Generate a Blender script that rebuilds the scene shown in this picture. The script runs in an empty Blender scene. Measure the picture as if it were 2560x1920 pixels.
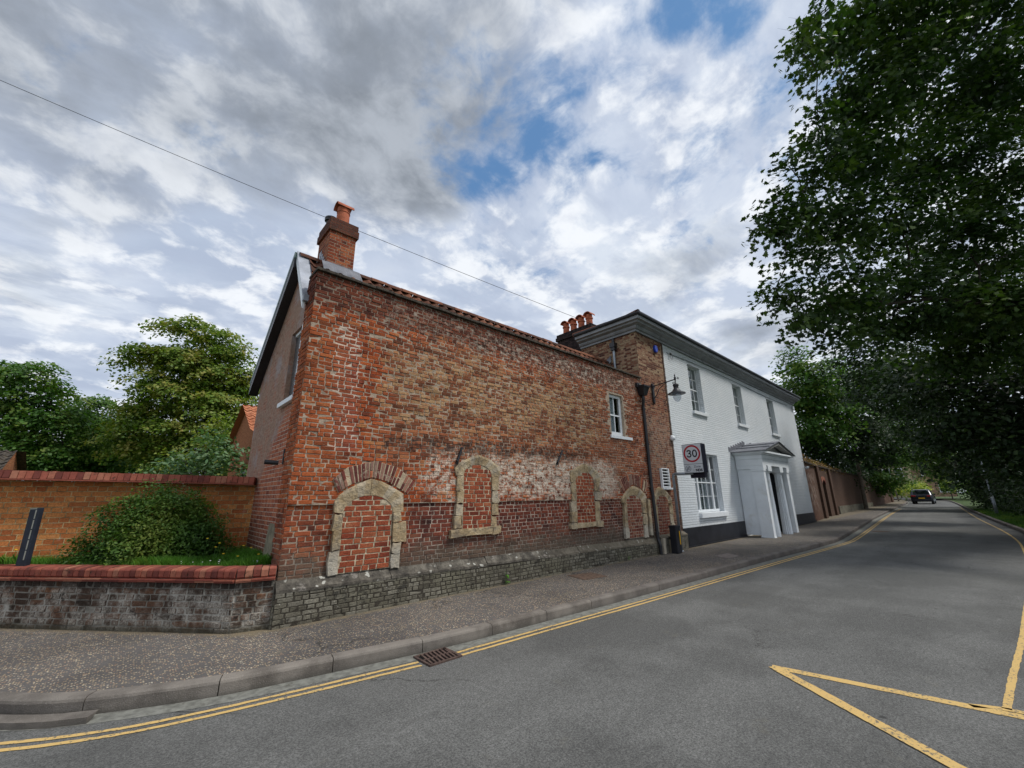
import bpy, math, random
import numpy as np
from mathutils import Vector, Matrix
R = math.radians
random.seed(7); rng = np.random.default_rng(7)
C = bpy.context.scene.collection
SC = bpy.context.scene

# ------------------------------------------------------------------ camera
FPX, PITCH, ROLL, YAW = 1019.39, R(15.465), R(-0.592), R(-42.315)
cf = Vector((-math.sin(YAW)*math.cos(PITCH), math.cos(YAW)*math.cos(PITCH), math.sin(PITCH)))
cr = Vector((math.cos(YAW), math.sin(YAW), 0)); cu = cr.cross(cf)
cr2 = cr*math.cos(ROLL)+cu*math.sin(ROLL); cu2 = cr2.cross(cf)
EYE = Vector((0, 0, 1.6))
cam = bpy.data.cameras.new('camera'); co = bpy.data.objects.new('camera', cam); C.objects.link(co)
cam.sensor_width = 36; cam.lens = FPX/2560*36; cam.clip_start = .05; cam.clip_end = 3000
m = Matrix((cr2, cu2, -cf)).transposed().to_4x4(); m.translation = EYE; co.matrix_world = m
SC.camera = co
def at(px, py, D):
    """world point seen at photo pixel px,py at forward distance D metres"""
    return EYE + (cf + cr2*((px-1280)/FPX) - cu2*((py-960)/FPX))*D

# ------------------------------------------------------------------ world / sun
SUN_EL, SUN_AZ = R(57), math.atan2(-0.80, 0.60)      # azimuth of the sun in the xy plane
SC.render.engine = 'CYCLES'
SC.view_settings.view_transform = 'Standard'; SC.view_settings.look = 'None'
SC.view_settings.exposure = 0.0; SC.view_settings.gamma = 1
w = bpy.data.worlds.new('World'); SC.world = w; w.use_nodes = True
nt = w.node_tree; nt.nodes.clear()

class NB:
    """small node expression builder"""
    def __init__(s, nt): s.nt = nt
    def n(s, t, **k):
        o = s.nt.nodes.new(t)
        for a, b in k.items(): setattr(o, a, b)
        return o
    def put(s, sock, v):
        if isinstance(v, bpy.types.NodeSocket): s.nt.links.new(v, sock)
        elif v is not None:
            if sock.type == 'RGBA' and not hasattr(v, '__len__'): v = (v, v, v, 1)
            elif sock.type == 'RGBA' and len(v) == 3: v = (*v, 1)
            sock.default_value = v
    def math(s, op, a, b=None, c=None, clamp=False):
        o = s.n('ShaderNodeMath', operation=op, use_clamp=clamp); s.put(o.inputs[0], a); s.put(o.inputs[1], b)
        if c is not None: s.put(o.inputs[2], c)
        return o.outputs[0]
    def vmath(s, op, a, b=None, sc=None):
        o = s.n('ShaderNodeVectorMath', operation=op); s.put(o.inputs[0], a)
        if b is not None: s.put(o.inputs[1], b)
        if sc is not None: s.put(o.inputs[3], sc)
        return o.outputs[1] if op in ('DOT_PRODUCT', 'LENGTH', 'DISTANCE') else o.outputs[0]
    def xyz(s, x=0., y=0., z=0.):
        o = s.n('ShaderNodeCombineXYZ'); s.put(o.inputs[0], x); s.put(o.inputs[1], y); s.put(o.inputs[2], z); return o.outputs[0]
    def sep(s, v):
        o = s.n('ShaderNodeSeparateXYZ'); s.put(o.inputs[0], v); return o.outputs
    def noise(s, vec, scale, detail=3., rough=.55, col=False, dist=0., w=None):
        o = s.n('ShaderNodeTexNoise')
        if w is not None: o.noise_dimensions = '4D'; o.inputs['W'].default_value = w
        s.put(o.inputs['Vector'], vec); o.inputs['Scale'].default_value = scale
        o.inputs['Detail'].default_value = detail; o.inputs['Roughness'].default_value = rough; o.inputs['Distortion'].default_value = dist
        return o.outputs[1 if col else 0]
    def voro(s, vec, scale, feature='F1', out=0, rand=1.):
        o = s.n('ShaderNodeTexVoronoi', feature=feature); s.put(o.inputs['Vector'], vec); o.inputs['Scale'].default_value = scale
        o.inputs['Randomness'].default_value = rand
        return o.outputs[out]
    def mr(s, v, a, b, c=0., d=1., smooth=True):
        o = s.n('ShaderNodeMapRange', interpolation_type='SMOOTHSTEP' if smooth else 'LINEAR')
        s.put(o.inputs[0], v); s.put(o.inputs[1], a); s.put(o.inputs[2], b); s.put(o.inputs[3], c); s.put(o.inputs[4], d)
        return o.outputs[0]
    def mix(s, f, a, b, t='MIX'):
        o = s.n('ShaderNodeMix', data_type='RGBA', blend_type=t, clamp_factor=True)
        s.put(o.inputs[0], f); s.put(o.inputs[6], a); s.put(o.inputs[7], b); return o.outputs[2]
    def ramp(s, f, stops, interp='LINEAR'):
        o = s.n('ShaderNodeValToRGB'); cr_ = o.color_ramp; cr_.interpolation = interp
        while len(cr_.elements) < len(stops): cr_.elements.new(.5)
        for e, (p, c) in zip(cr_.elements, stops):
            e.position = p; e.color = (*c, 1) if hasattr(c, '__len__') else (c, c, c, 1)
        s.put(o.inputs[0], f); return o.outputs[0]
    def uv(s): return s.n('ShaderNodeUVMap').outputs[0]
    def pos(s): return s.n('ShaderNodeNewGeometry').outputs['Position']
    def island(s): return s.n('ShaderNodeNewGeometry').outputs['Random Per Island']

def build_world():
    b = NB(nt)
    sky = b.n('ShaderNodeTexSky', sky_type='NISHITA', sun_disc=False)
    sky.sun_elevation = SUN_EL; sky.sun_rotation = math.pi/2 - SUN_AZ
    d = b.vmath('NORMALIZE', b.n('ShaderNodeTexCoord').outputs['Generated'])
    x, y, z = b.sep(d)
    zz = b.math('ADD', b.math('MAXIMUM', z, 0.0), 0.22)
    P = b.xyz(b.math('DIVIDE', x, zz), b.math('DIVIDE', y, zz), 0.)
    warp = b.vmath('SCALE', b.vmath('SUBTRACT', b.noise(P, 1.6, 4, .55, col=True), (.5, .5, .5)), sc=.22)
    P2 = b.vmath('ADD', P, warp)
    def blob(px, py, rad, soft=.5):
        v = (cf + cr2*((px-1280)/FPX) - cu2*((py-960)/FPX)).normalized()
        dd = b.vmath('DOT_PRODUCT', d, tuple(v))
        return b.mr(dd, math.cos(rad*(1+soft)), math.cos(rad*(1-soft)))
    def mx(*a):
        r_ = a[0]
        for q in a[1:]: r_ = b.math('MAXIMUM', r_, q)
        return r_
    fine = b.noise(P2, 6.5, 10, .60)
    puff = b.noise(b.vmath('ADD', P2, (3.1, 9.7, 0)), 6.0, 9, .58)
    fine2 = b.noise(b.vmath('ADD', P2, (7.3, 2.1, 0)), 1.7, 8, .58)
    # openings of blue sky
    blue = mx(blob(1690, 0, .055, .8), blob(1800, 0, .07, .8), b.math('MULTIPLY', blob(1600, 30, .05, .9), .8), b.math('MULTIPLY', blob(1560, 90, .05, .9), .5),
              b.math('MULTIPLY', blob(1210, 320, .12, .8), 1.), b.math('MULTIPLY', blob(1370, 330, .11, .8), .95), b.math('MULTIPLY', blob(1300, 240, .09, .8), .85),
              b.math('MULTIPLY', blob(1540, 220, .09, .9), .60), b.math('MULTIPLY', blob(1900, 330, .16, .9), .62), b.math('MULTIPLY', blob(1740, 250, .14, .9), .42),
              b.math('MULTIPLY', blob(1560, 470, .22, .9), .50), b.math('MULTIPLY', blob(1300, 590, .12, .9), .50),
              b.math('MULTIPLY', blob(540, 370, .08, .9), .42), b.math('MULTIPLY', blob(60, 60, .10, .9), .40))
    opening = b.math('ADD', blue, b.math('MULTIPLY', b.math('SUBTRACT', fine, .5), 2.6))
    opening = b.mr(opening, .50, 1.25)
    opening = b.math('MULTIPLY', opening, b.mr(blue, .05, .4))
    # grey undersides
    dark = mx(blob(900, 120, .24, .8), blob(620, 160, .20, .9), blob(1130, 120, .16, .8), blob(960, 350, .15, .9), b.math('MULTIPLY', blob(330, 230, .19, .9), .85),
              b.math('MULTIPLY', blob(1000, 470, .14, .9), .5), b.math('MULTIPLY', blob(1250, 40, .12, .9), .8),
              b.math('MULTIPLY', blob(1880, 740, .13, .9), .35), b.math('MULTIPLY', blob(250, 600, .2, .9), .1))
    dk = b.mr(b.math('ADD', b.math('MULTIPLY', dark, .90), b.math('MULTIPLY', b.math('SUBTRACT', fine2, .49), 2.0)), .22, 1.05)
    light = b.ramp(b.mr(fine2, .25, .75), [(0, (.44, .52, .66)), (.45, (.56, .63, .76)), (1, (.74, .80, .88))])
    streak = b.noise(b.vmath('MULTIPLY', P2, (1.2, 2.4, 1)), 2.4, 8, .6)
    light = b.mix(b.mr(streak, .42, .62, 0, .7), light, (.42, .49, .63))
    light = b.mix(b.mr(puff, .46, .62, 0, .9), light, (.90, .93, .97))
    light = b.mix(b.mr(b.noise(P2, 9, 6, .6), .50, .70, 0, .35), light, (.46, .52, .66))
    dcol = b.mix(b.mr(puff, .38, .66), (.235, .265, .31), (.43, .47, .53))
    cl = b.mix(dk, light, dcol)
    cloud = b.vmath('SCALE', cl, sc=10.)
    skyc = b.vmath('MULTIPLY', sky.outputs[0], (.55, .95, 1.15))
    skyc = b.mix(.6, skyc, (1.5, 2.9, 5.4))
    col = b.mix(opening, cloud, skyc)
    # lower hemisphere: dull land colour
    col = b.mix(b.mr(z, -.03, .0), (1.0, 1.05, .9), col)
    bg = b.n('ShaderNodeBackground'); b.put(bg.inputs[0], col); bg.inputs[1].default_value = .106
    o = b.n('ShaderNodeOutputWorld'); nt.links.new(bg.outputs[0], o.inputs[0])
build_world()
sl = bpy.data.lights.new('sun', 'SUN'); sl.energy = 2.9; sl.angle = R(12); sl.color = (1, .965, .91)
so = bpy.data.objects.new('sun', sl); C.objects.link(so)
sd = Vector((math.cos(SUN_AZ)*math.cos(SUN_EL), math.sin(SUN_AZ)*math.cos(SUN_EL), math.sin(SUN_EL)))
so.rotation_euler = sd.to_track_quat('Z', 'Y').to_euler(); so.location = (0, -20, 40)

# ------------------------------------------------------------------ object helpers
def tag(o, label=None, cat=None, group=None, kind=None):
    if label: o['label'] = label
    if cat: o['category'] = cat
    if group: o['group'] = group
    if kind: o['kind'] = kind
    return o
def empty(name, loc, label=None, cat=None, group=None, rz=0):
    o = bpy.data.objects.new(name, None); C.objects.link(o); o.location = loc; o.rotation_euler.z = rz
    o.empty_display_size = .1
    return tag(o, label, cat, group)
def world_loc(o):
    v = Vector((0, 0, 0))
    while o is not None: v += Vector(o.location); o = o.parent
    return v
def finish(name, me, mat, parent, smooth, origin=None):
    o = bpy.data.objects.new(name, me); C.objects.link(o)
    if mat: me.materials.append(mat)
    if parent is not None:
        off = world_loc(parent); o.parent = parent
    else: off = Vector(origin) if origin is not None else Vector((0, 0, 0)); o.location = off
    if off.length: me.transform(Matrix.Translation(-off))
    if smooth: me.polygons.foreach_set('use_smooth', [True]*len(me.polygons))
    return o
class MB:
    def __init__(s): s.v = []; s.f = []
    def add(s, vs, fs):
        k = len(s.v); s.v += [tuple(p) for p in vs]; s.f += [tuple(i+k for i in q) for q in fs]; return s
    def box(s, x0, x1, y0, y1, z0, z1, M=None, skip=()):
        vs = [Vector((x, y, z)) for x in (x0, x1) for y in (y0, y1) for z in (z0, z1)]
        if M is not None: vs = [M @ p for p in vs]
        fs = {'-x': (0, 1, 3, 2), '+x': (4, 6, 7, 5), '-y': (0, 4, 5, 1), '+y': (2, 3, 7, 6), '-z': (0, 2, 6, 4), '+z': (1, 5, 7, 3)}
        return s.add(vs, [q for k, q in fs.items() if k not in skip])
    def poly(s, pts): return s.add(pts, [tuple(range(len(pts)))])
    def ext(s, pts, vec):
        n = len(pts); vec = Vector(vec); p = [Vector(q) for q in pts]
        return s.add(p+[q+vec for q in p], [tuple(range(n))[::-1], tuple(range(n, 2*n))]+[(i, (i+1) % n, n+(i+1) % n, n+i) for i in range(n)])
    def tube(s, path, r, n=10, cap=True):
        path = [Vector(p) for p in path]; rs = r if hasattr(r, '__len__') else [r]*len(path)
        k = len(s.v); up = Vector((0, 0, 1)); prev = None
        for i, p in enumerate(path):
            t = (path[min(i+1, len(path)-1)]-path[max(i-1, 0)]).normalized()
            if prev is None:
                a = t.cross(up) if abs(t.z) < .9 else t.cross(Vector((1, 0, 0)))
            else: a = prev - t*prev.dot(t)
            a.normalize(); prev = a; b_ = t.cross(a)
            for j in range(n):
                th = 2*math.pi*j/n; s.v.append(tuple(p+(a*math.cos(th)+b_*math.sin(th))*rs[i]))
        for i in range(len(path)-1):
            for j in range(n): s.f.append((k+i*n+j, k+i*n+(j+1) % n, k+(i+1)*n+(j+1) % n, k+(i+1)*n+j))
        if cap:
            s.f.append(tuple(k+j for j in range(n))[::-1]); s.f.append(tuple(k+(len(path)-1)*n+j for j in range(n)))
        return s
    def lathe(s, prof, c=(0, 0, 0), n=20, axis=Vector((0, 0, 1)), flutes=0, fd=0.):
        c = Vector(c); ax = Vector(axis).normalized(); a = ax.orthogonal().normalized(); b_ = ax.cross(a); k = len(s.v)
        for r, h in prof:
            for j in range(n):
                th = 2*math.pi*j/n; rr = r*(1-fd*abs(math.sin(flutes*th/2))) if flutes else r
                s.v.append(tuple(c+ax*h+(a*math.cos(th)+b_*math.sin(th))*rr))
        for i in range(len(prof)-1):
            for j in range(n): s.f.append((k+i*n+j, k+i*n+(j+1) % n, k+(i+1)*n+(j+1) % n, k+(i+1)*n+j))
        s.f.append(tuple(k+j for j in range(n))[::-1]); s.f.append(tuple(k+(len(prof)-1)*n+j for j in range(n)))
        return s
    def build(s, name, mat, parent=None, smooth=False, origin=None, bevel=0, kind=None):
        me = bpy.data.meshes.new(name); me.from_pydata(s.v, [], s.f); me.update()
        if bevel:
            import bmesh
            bm = bmesh.new(); bm.from_mesh(me); bmesh.ops.recalc_face_normals(bm, faces=bm.faces)
            es = [e for e in bm.edges if len(e.link_faces) == 2 and e.calc_face_angle(0) > .6]
            bmesh.ops.bevel(bm, geom=es, offset=bevel, segments=2, affect='EDGES', profile=.6, clamp_overlap=True)
            bm.to_mesh(me); bm.free()
        box_uv(me)
        o = finish(name, me, mat, parent, smooth, origin)
        if kind: o['kind'] = kind
        return o
def box_uv(me):
    if not me.polygons: return
    uv = me.uv_layers.new(name='UVMap')
    nv = len(me.vertices); co_ = np.empty(nv*3); me.vertices.foreach_get('co', co_); co_ = co_.reshape(-1, 3)
    nl = len(me.loops); vi = np.empty(nl, int); me.loops.foreach_get('vertex_index', vi)
    npol = len(me.polygons); nor = np.empty(npol*3); me.polygons.foreach_get('normal', nor); nor = nor.reshape(-1, 3)
    tot = np.empty(npol, int); me.polygons.foreach_get('loop_total', tot)
    pn = np.repeat(nor, tot, axis=0); p = co_[vi]
    hor = np.abs(pn[:, 2]) > .8
    # tangent, snapped so that nearly coplanar faces share one
    ang = np.round(np.arctan2(pn[:, 1], pn[:, 0])/(math.pi/12))*(math.pi/12)
    t = np.stack([-np.sin(ang), np.cos(ang)], 1)
    u = np.where(hor, p[:, 0], p[:, 0]*t[:, 0]+p[:, 1]*t[:, 1]); v = np.where(hor, p[:, 1], p[:, 2])
    uv.data.foreach_set('uv', np.stack([u, v], 1).astype(np.float32).ravel())

# ------------------------------------------------------------------ materials
def newmat(name):
    m_ = bpy.data.materials.new(name); m_.use_nodes = True; t = m_.node_tree; t.nodes.clear()
    b = NB(t); p = b.n('ShaderNodeBsdfPrincipled'); o = b.n('ShaderNodeOutputMaterial'); t.links.new(p.outputs[0], o.inputs[0])
    p.inputs['Specular IOR Level'].default_value = .3
    return m_, b, p
def setp(b, p, color=None, rough=None, metal=None, bump=None, dist=.01, strength=1., spec=None):
    if color is not None: b.put(p.inputs['Base Color'], color)
    if rough is not None: b.put(p.inputs['Roughness'], rough)
    if metal is not None: b.put(p.inputs['Metallic'], metal)
    if spec is not None: p.inputs['Specular IOR Level'].default_value = spec
    if bump is not None:
        q = b.n('ShaderNodeBump'); q.inputs['Distance'].default_value = dist; q.inputs['Strength'].default_value = strength
        b.put(q.inputs['Height'], bump); b.nt.links.new(q.outputs[0], p.inputs['Normal'])
def plain(name, col, rough=.6, metal=0., var=.15, scale=6., dist=.002, spec=.3, dirt=None):
    m_, b, p = newmat(name); ps = b.pos(); n = b.noise(ps, scale, 5)
    c = b.mix(b.mr(n, .3, .7), tuple(x*(1-var) for x in col), tuple(min(1, x*(1+var)) for x in col))
    if dirt: c = b.mix(b.mr(b.noise(ps, scale*.6, 7, .7), .52, .75), c, dirt)
    setp(b, p, c, rough, metal, b.noise(ps, scale*8, 4), dist, 1., spec); return m_
def mask(b, x, z, x0, x1, z0, z1, soft=.15, jit=None):
    """soft-edged rectangle in wall coordinates, edges broken up by jit"""
    if jit is not None: x = b.math('ADD', x, jit); z = b.math('ADD', z, b.math('MULTIPLY', jit, .8))
    a = b.math('MULTIPLY', b.mr(x, x0-soft, x0+soft), b.mr(x, x1-soft, x1+soft, 1, 0))
    c = b.math('MULTIPLY', b.mr(z, z0-soft, z0+soft), b.mr(z, z1-soft, z1+soft, 1, 0))
    return b.math('MULTIPLY', a, c)
def brick(name, pal, mortar, bl=.20, bh=.0618, ms=.006, wob=.010, squash=.5, bumpd=.012, over=None, rough=.9, irregular=1., erode=.5, off=(0, 0), geo=None):
    if geo: return brick_geo_mat(name, pal, mortar, over, rough, erode, off, geo == 'mortar', bumpd)
    m_, b, p = newmat(name); uv = b.uv(); ps = b.pos()
    uv0 = b.vmath('ADD', uv, (off[0], off[1], 0))
    wv = b.vmath('SCALE', b.vmath('SUBTRACT', b.noise(uv0, 5.5, 3, .6, col=True), (.5, .5, .5)), sc=wob*2.2)
    wv2 = b.vmath('SCALE', b.vmath('SUBTRACT', b.noise(uv0, 28, 2, .6, col=True), (.5, .5, .5)), sc=wob*1.1)
    uv1 = b.vmath('ADD', b.vmath('ADD', uv0, wv), wv2)
    t = b.n('ShaderNodeTexBrick'); t.offset = .5; t.squash = squash; t.squash_frequency = 2
    b.put(t.inputs['Vector'], uv1); b.put(t.inputs['Color1'], (0, 0, 0)); b.put(t.inputs['Color2'], (1, 1, 1)); b.put(t.inputs['Mortar'], (.5, .5, .5))
    t.inputs['Scale'].default_value = 1; t.inputs['Mortar Size'].default_value = ms; t.inputs['Mortar Smooth'].default_value = .35
    t.inputs['Brick Width'].default_value = bl; t.inputs['Row Height'].default_value = bh
    rnd = t.outputs[0]; mf = t.outputs[1]
    n1 = b.noise(uv0, 9, 6, .7); n2 = b.noise(uv0, 45, 5, .75); n3 = b.noise(uv0, 1.3, 4, .6)
    col = b.ramp(rnd, pal)
    col = b.mix(b.math('MULTIPLY', b.mr(n2, .40, .64), .62), col, b.vmath('SCALE', col, sc=.32))
    col = b.mix(b.math('MULTIPLY', b.mr(n1, .52, .78), .5), col, b.vmath('SCALE', col, sc=1.6))
    # mortar partly lost: eroded joints read dark, full joints read pale
    mcol = b.mix(b.mr(n1, .38, .62), b.vmath('SCALE', mortar if hasattr(mortar, 'type') else b.xyz(*mortar), sc=.45*(2-erode)), mortar)
    X, Y, Z = b.sep(ps)
    ctx = dict(b=b, rnd=rnd, mf=mf, n1=n1, n2=n2, n3=n3, x=X, y=Y, z=Z, uv=uv0)
    if over: col, mcol, mf = over(ctx, col, mcol, mf)
    full = b.mix(mf, col, mcol)
    h = b.math('ADD', b.math('MULTIPLY', b.math('SUBTRACT', 1., mf), 1.), b.math('MULTIPLY', n2, .55*irregular))
    h = b.math('ADD', h, b.math('MULTIPLY', rnd, .45*irregular))
    h = b.math('ADD', h, b.math('MULTIPLY', n1, 1.2*irregular))
    setp(b, p, full, rough, None, h, bumpd, 1., .2)
    return m_

def brick_geo_mat(name, pal, mortar, over, rough, erode, off, is_mortar, bumpd):
    m_, b, p = newmat(name); uv0 = b.vmath('ADD', b.uv(), (off[0], off[1], 0)); ps = b.pos(); rnd = b.island()
    n1 = b.noise(uv0, 9, 6, .7); n2 = b.noise(uv0, 45, 5, .75); n3 = b.noise(uv0, 1.3, 4, .6)
    if is_mortar: rnd = n1
    else: rnd = b.math('ADD', b.math('MULTIPLY', rnd, .62), b.mr(b.noise(uv0, 2.1, 5, .65), .30, .70, 0, .38))
    col = b.ramp(rnd, pal)
    col = b.mix(b.math('MULTIPLY', b.mr(n2, .40, .64), .62), col, b.vmath('SCALE', col, sc=.32))
    col = b.mix(b.math('MULTIPLY', b.mr(n1, .52, .78), .5), col, b.vmath('SCALE', col, sc=1.6))
    mcol = b.mix(b.mr(n1, .38, .62), b.vmath('SCALE', b.xyz(*mortar), sc=.45*(2-erode)), mortar)
    X, Y, Z = b.sep(ps)
    ctx = dict(b=b, rnd=rnd, mf=0., n1=n1, n2=n2, n3=n3, x=X, y=Y, z=Z, uv=uv0); mf = 1. if is_mortar else 0.
    if over: col, mcol, _ = over(ctx, col, mcol, b.math('ADD', 0., mf))
    # mortar smeared over brick faces
    if not is_mortar: col = b.mix(b.mr(b.noise(uv0, 21, 5, .8), .60, .70, 0, .45), col, mcol)
    c = mcol if is_mortar else col
    h = b.math('ADD', b.math('MULTIPLY', n2, .7), b.math('MULTIPLY', n1, .8))
    setp(b, p, c, rough, None, h, bumpd, 1., .2); return m_

RED = [(0, (.050, .018, .012)), (.2, (.16, .040, .020)), (.45, (.32, .070, .024)), (.72, (.44, .110, .034)), (.88, (.44, .17, .065)), (1, (.44, .29, .15))]
def over_main(c, col, mcol, mf):
    b, x, z = c['b'], c['x'], c['z']
    j = b.math('MULTIPLY', b.math('SUBTRACT', b.noise(c['uv'], 1.1, 6, .65), .5), 2.2)
    jf = b.math('MULTIPLY', b.math('SUBTRACT', b.noise(c['uv'], 4., 5, .7), .5), .9)
    rnd = c['rnd']
    # yellow-buff worn field in the middle of the upper wall
    buff = mask(b, x, z, 2.6, 8.4, 2.75, 4.15, .35, j)
    sel = b.mr(b.math('ADD', rnd, b.math('MULTIPLY', buff, .42)), .76, .92)
    sel = b.math('MULTIPLY', sel, b.math('MULTIPLY', buff, b.mr(c['n1'], .36, .56)))
    bcol = b.mix(b.mr(c['n2'], .35, .65), (.24, .17, .09), (.60, .50, .30))
    col = b.mix(b.math('MULTIPLY', sel, .85), col, bcol)
    mcol = b.mix(b.math('MULTIPLY', buff, .45), mcol, (.36, .27, .18))
    # brown-grey smoky wash of the field
    brown = mask(b, x, z, 2.7, 9.6, 2.1, 4.3, .3, j)
    col = b.mix(b.math('MULTIPLY', brown, .45), col, b.mix(rnd, (.15, .072, .042), (.34, .185, .105))); mcol = b.mix(b.math('MULTIPLY', brown, .5), mcol, (.40, .32, .24))
    # dark maroon band under the coping, with lime bloom
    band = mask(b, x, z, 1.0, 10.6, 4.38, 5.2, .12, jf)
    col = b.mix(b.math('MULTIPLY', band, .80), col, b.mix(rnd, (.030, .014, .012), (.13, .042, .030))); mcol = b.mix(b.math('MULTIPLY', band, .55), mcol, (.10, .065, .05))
    bloom = b.math('MULTIPLY', mask(b, x, z, 2.6, 10.2, 4.32, 4.74, .14, jf), b.mr(c['n1'], .46, .64))
    bloomx = b.mr(x, 2.5, 8.5, .35, 1.)
    bl = b.math('MULTIPLY', b.math('MULTIPLY', bloom, bloomx), .85)
    col = b.mix(bl, col, (.55, .50, .44)); mcol = b.mix(bl, mcol, (.55, .50, .44))
    col = b.vmath('MULTIPLY', col, (1.06, .98, .88))
    # repaired bright red strip with pale pointing
    stz = b.math('SINE', b.math('MULTIPLY', z, 87.))
    sx = b.math('ADD', b.math('ADD', x, b.math('MULTIPLY', stz, .05)), b.math('MULTIPLY', z, .045))
    strip = b.math('MULTIPLY', mask(b, sx, z, 2.08, 2.44, 2.25, 4.15, .02), 1.)
    col = b.mix(b.math('MULTIPLY', strip, .85), col, b.mix(rnd, (.20, .045, .030), (.40, .11, .055)))
    mcol = b.mix(strip, mcol, (.62, .50, .40))
    # dark soot line above the arches
    soot = b.math('MULTIPLY', mask(b, x, z, 2.7, 7.3, 2.36, 2.56, .07, jf), b.mr(c['n1'], .40, .56))
    col = b.mix(b.math('MULTIPLY', soot, .85), col, (.035, .025, .022)); mcol = b.mix(b.math('MULTIPLY', soot, .8), mcol, (.06, .05, .045))
    # lime-white bleached field round the second and third arch
    bz = b.math('MULTIPLY', mask(b, x, z, 3.5, 8.9, 1.58, 2.34, .16, jf), b.mr(b.math('ADD', c['n1'], b.math('MULTIPLY', b.math('SUBTRACT', x, 3.2), .018)), .46, .60))
    bz = b.math('MULTIPLY', bz, .92)
    col = b.mix(bz, col, b.mix(b.mr(c['n2'], .35, .62), (.40, .27, .19), (.70, .61, .50))); mcol = b.mix(bz, mcol, (.74, .66, .55))
    # darker purple brick with crisp pale joints below the string course
    low = b.math('MULTIPLY', b.mr(z, 1.50, 1.54, 1, 0), b.mr(b.math('ADD', x, jf), 3.0, 3.4))
    col = b.mix(b.math('MULTIPLY', low, .8), col, b.mix(rnd, (.035, .016, .016), (.17, .045, .032)))
    mcol = b.mix(b.math('MULTIPLY', low, .8), mcol, (.46, .37, .30))
    lowl = b.math('MULTIPLY', mask(b, x, z, 1.0, 2.3, .5, 1.45, .15, jf), .55)
    col = b.mix(lowl, col, b.mix(rnd, (.07, .03, .025), (.30, .09, .045)))
    # grime and grey-green towards the plinth
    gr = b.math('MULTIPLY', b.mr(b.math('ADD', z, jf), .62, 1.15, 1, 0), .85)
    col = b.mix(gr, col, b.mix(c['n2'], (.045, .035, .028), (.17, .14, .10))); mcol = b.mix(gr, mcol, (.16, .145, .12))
    # far right end of the wall: browner, finer joints
    re = mask(b, x, z, 8.6, 12.5, 1.5, 5.2, .4, jf)
    col = b.mix(b.math('MULTIPLY', re, .45), col, b.mix(rnd, (.12, .045, .03), (.33, .15, .09))); mcol = b.mix(b.math('MULTIPLY', re, .55), mcol, (.46, .36, .27))
    # red patch of old brick by the corner
    cp = b.math('MULTIPLY', mask(b, x, z, 1.3, 2.15, 1.45, 4.2, .15, jf), .42)
    col = b.mix(cp, col, (.34, .105, .04))
    scar = b.math('MULTIPLY', b.mr(b.noise(c['uv'], 7, 7, .8), .60, .68), .55)
    col = b.mix(scar, col, (.42, .35, .27)); 
    sm = b.math('MULTIPLY', b.mr(b.noise(b.vmath('MULTIPLY', c['uv'], (1., 2.6, 1)), 1.6, 7, .7), .52, .66), .60)
    col = b.mix(sm, col, b.vmath('SCALE', col, sc=.30)); mcol = b.mix(sm, mcol, b.vmath('SCALE', mcol, sc=.45))
    dj = b.mr(b.noise(b.vmath('MULTIPLY', c['uv'], (1., 1.8, 1)), 5, 6, .75), .50, .64, 0, .70)
    mcol = b.mix(dj, mcol, (.07, .05, .038))
    # pits
    pit = b.mr(b.noise(c['uv'], 16, 4, .7), .66, .74)
    col = b.mix(b.math('MULTIPLY', pit, .8), col, (.035, .025, .02))
    return col, mcol, mf
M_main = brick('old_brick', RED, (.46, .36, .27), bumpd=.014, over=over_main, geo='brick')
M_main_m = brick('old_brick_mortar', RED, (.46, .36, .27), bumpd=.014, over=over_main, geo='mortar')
def over_tower(c, col, mcol, mf):
    b, x, z = c['b'], c['x'], c['z']
    jf = b.math('MULTIPLY', b.math('SUBTRACT', b.noise(c['uv'], 2.5, 5, .7), .5), 1.2)
    up = b.math('MULTIPLY', b.mr(b.math('ADD', z, jf), 4.6, 5.4), .75)
    sel = b.math('MULTIPLY', b.math('MULTIPLY', up, .7), b.mr(b.math('ADD', b.math('MULTIPLY', c['rnd'], .5), b.math('MULTIPLY', c['n2'], .6)), .35, .7))
    col = b.mix(sel, col, b.mix(c['n2'], (.26, .20, .12), (.55, .47, .31))); mcol = b.mix(b.math('MULTIPLY', up, .6), mcol, (.12, .09, .06))
    col = b.mix(b.math('MULTIPLY', b.mr(z, .5, 1.6, 1, 0), .5), col, (.11, .08, .065))
    g = b.math('MULTIPLY', mask(b, x, z, 10.4, 12.2, 2.3, 3.8, .3, jf), b.mr(c['n1'], .4, .6))
    col = b.mix(b.math('MULTIPLY', g, .5), col, (.36, .29, .22)); mcol = b.mix(g, mcol, (.45, .38, .30))
    return col, mcol, mf
M_tower = brick('tower_brick', [(0, (.10, .035, .025)), (.4, (.25, .075, .040)), (.75, (.34, .12, .065)), (1, (.40, .22, .12))], (.42, .34, .25), bumpd=.02, over=over_tower)
M_infill = brick('infill_brick', bl=.225, bh=.0724, pal=[(0, (.11, .028, .018)), (.3, (.25, .055, .028)), (.65, (.35, .090, .040)), (1, (.40, .16, .08))], mortar=(.60, .50, .35), ms=.0075, wob=.006, erode=1.1, off=(.07, .02), geo='brick')
M_infill_m = brick('infill_brick_mortar', bl=.225, bh=.0724, pal=[(0, (.11, .028, .018)), (.3, (.25, .055, .028)), (.65, (.35, .090, .040)), (1, (.40, .16, .08))], mortar=(.60, .50, .35), ms=.0075, wob=.006, erode=1.1, off=(.07, .02), geo='mortar')
M_infill_old = brick('infill_brick_dark', [(0, (.10, .03, .022)), (.5, (.24, .07, .045)), (1, (.34, .17, .10))], (.42, .35, .26), wob=.01, geo='brick')
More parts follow.
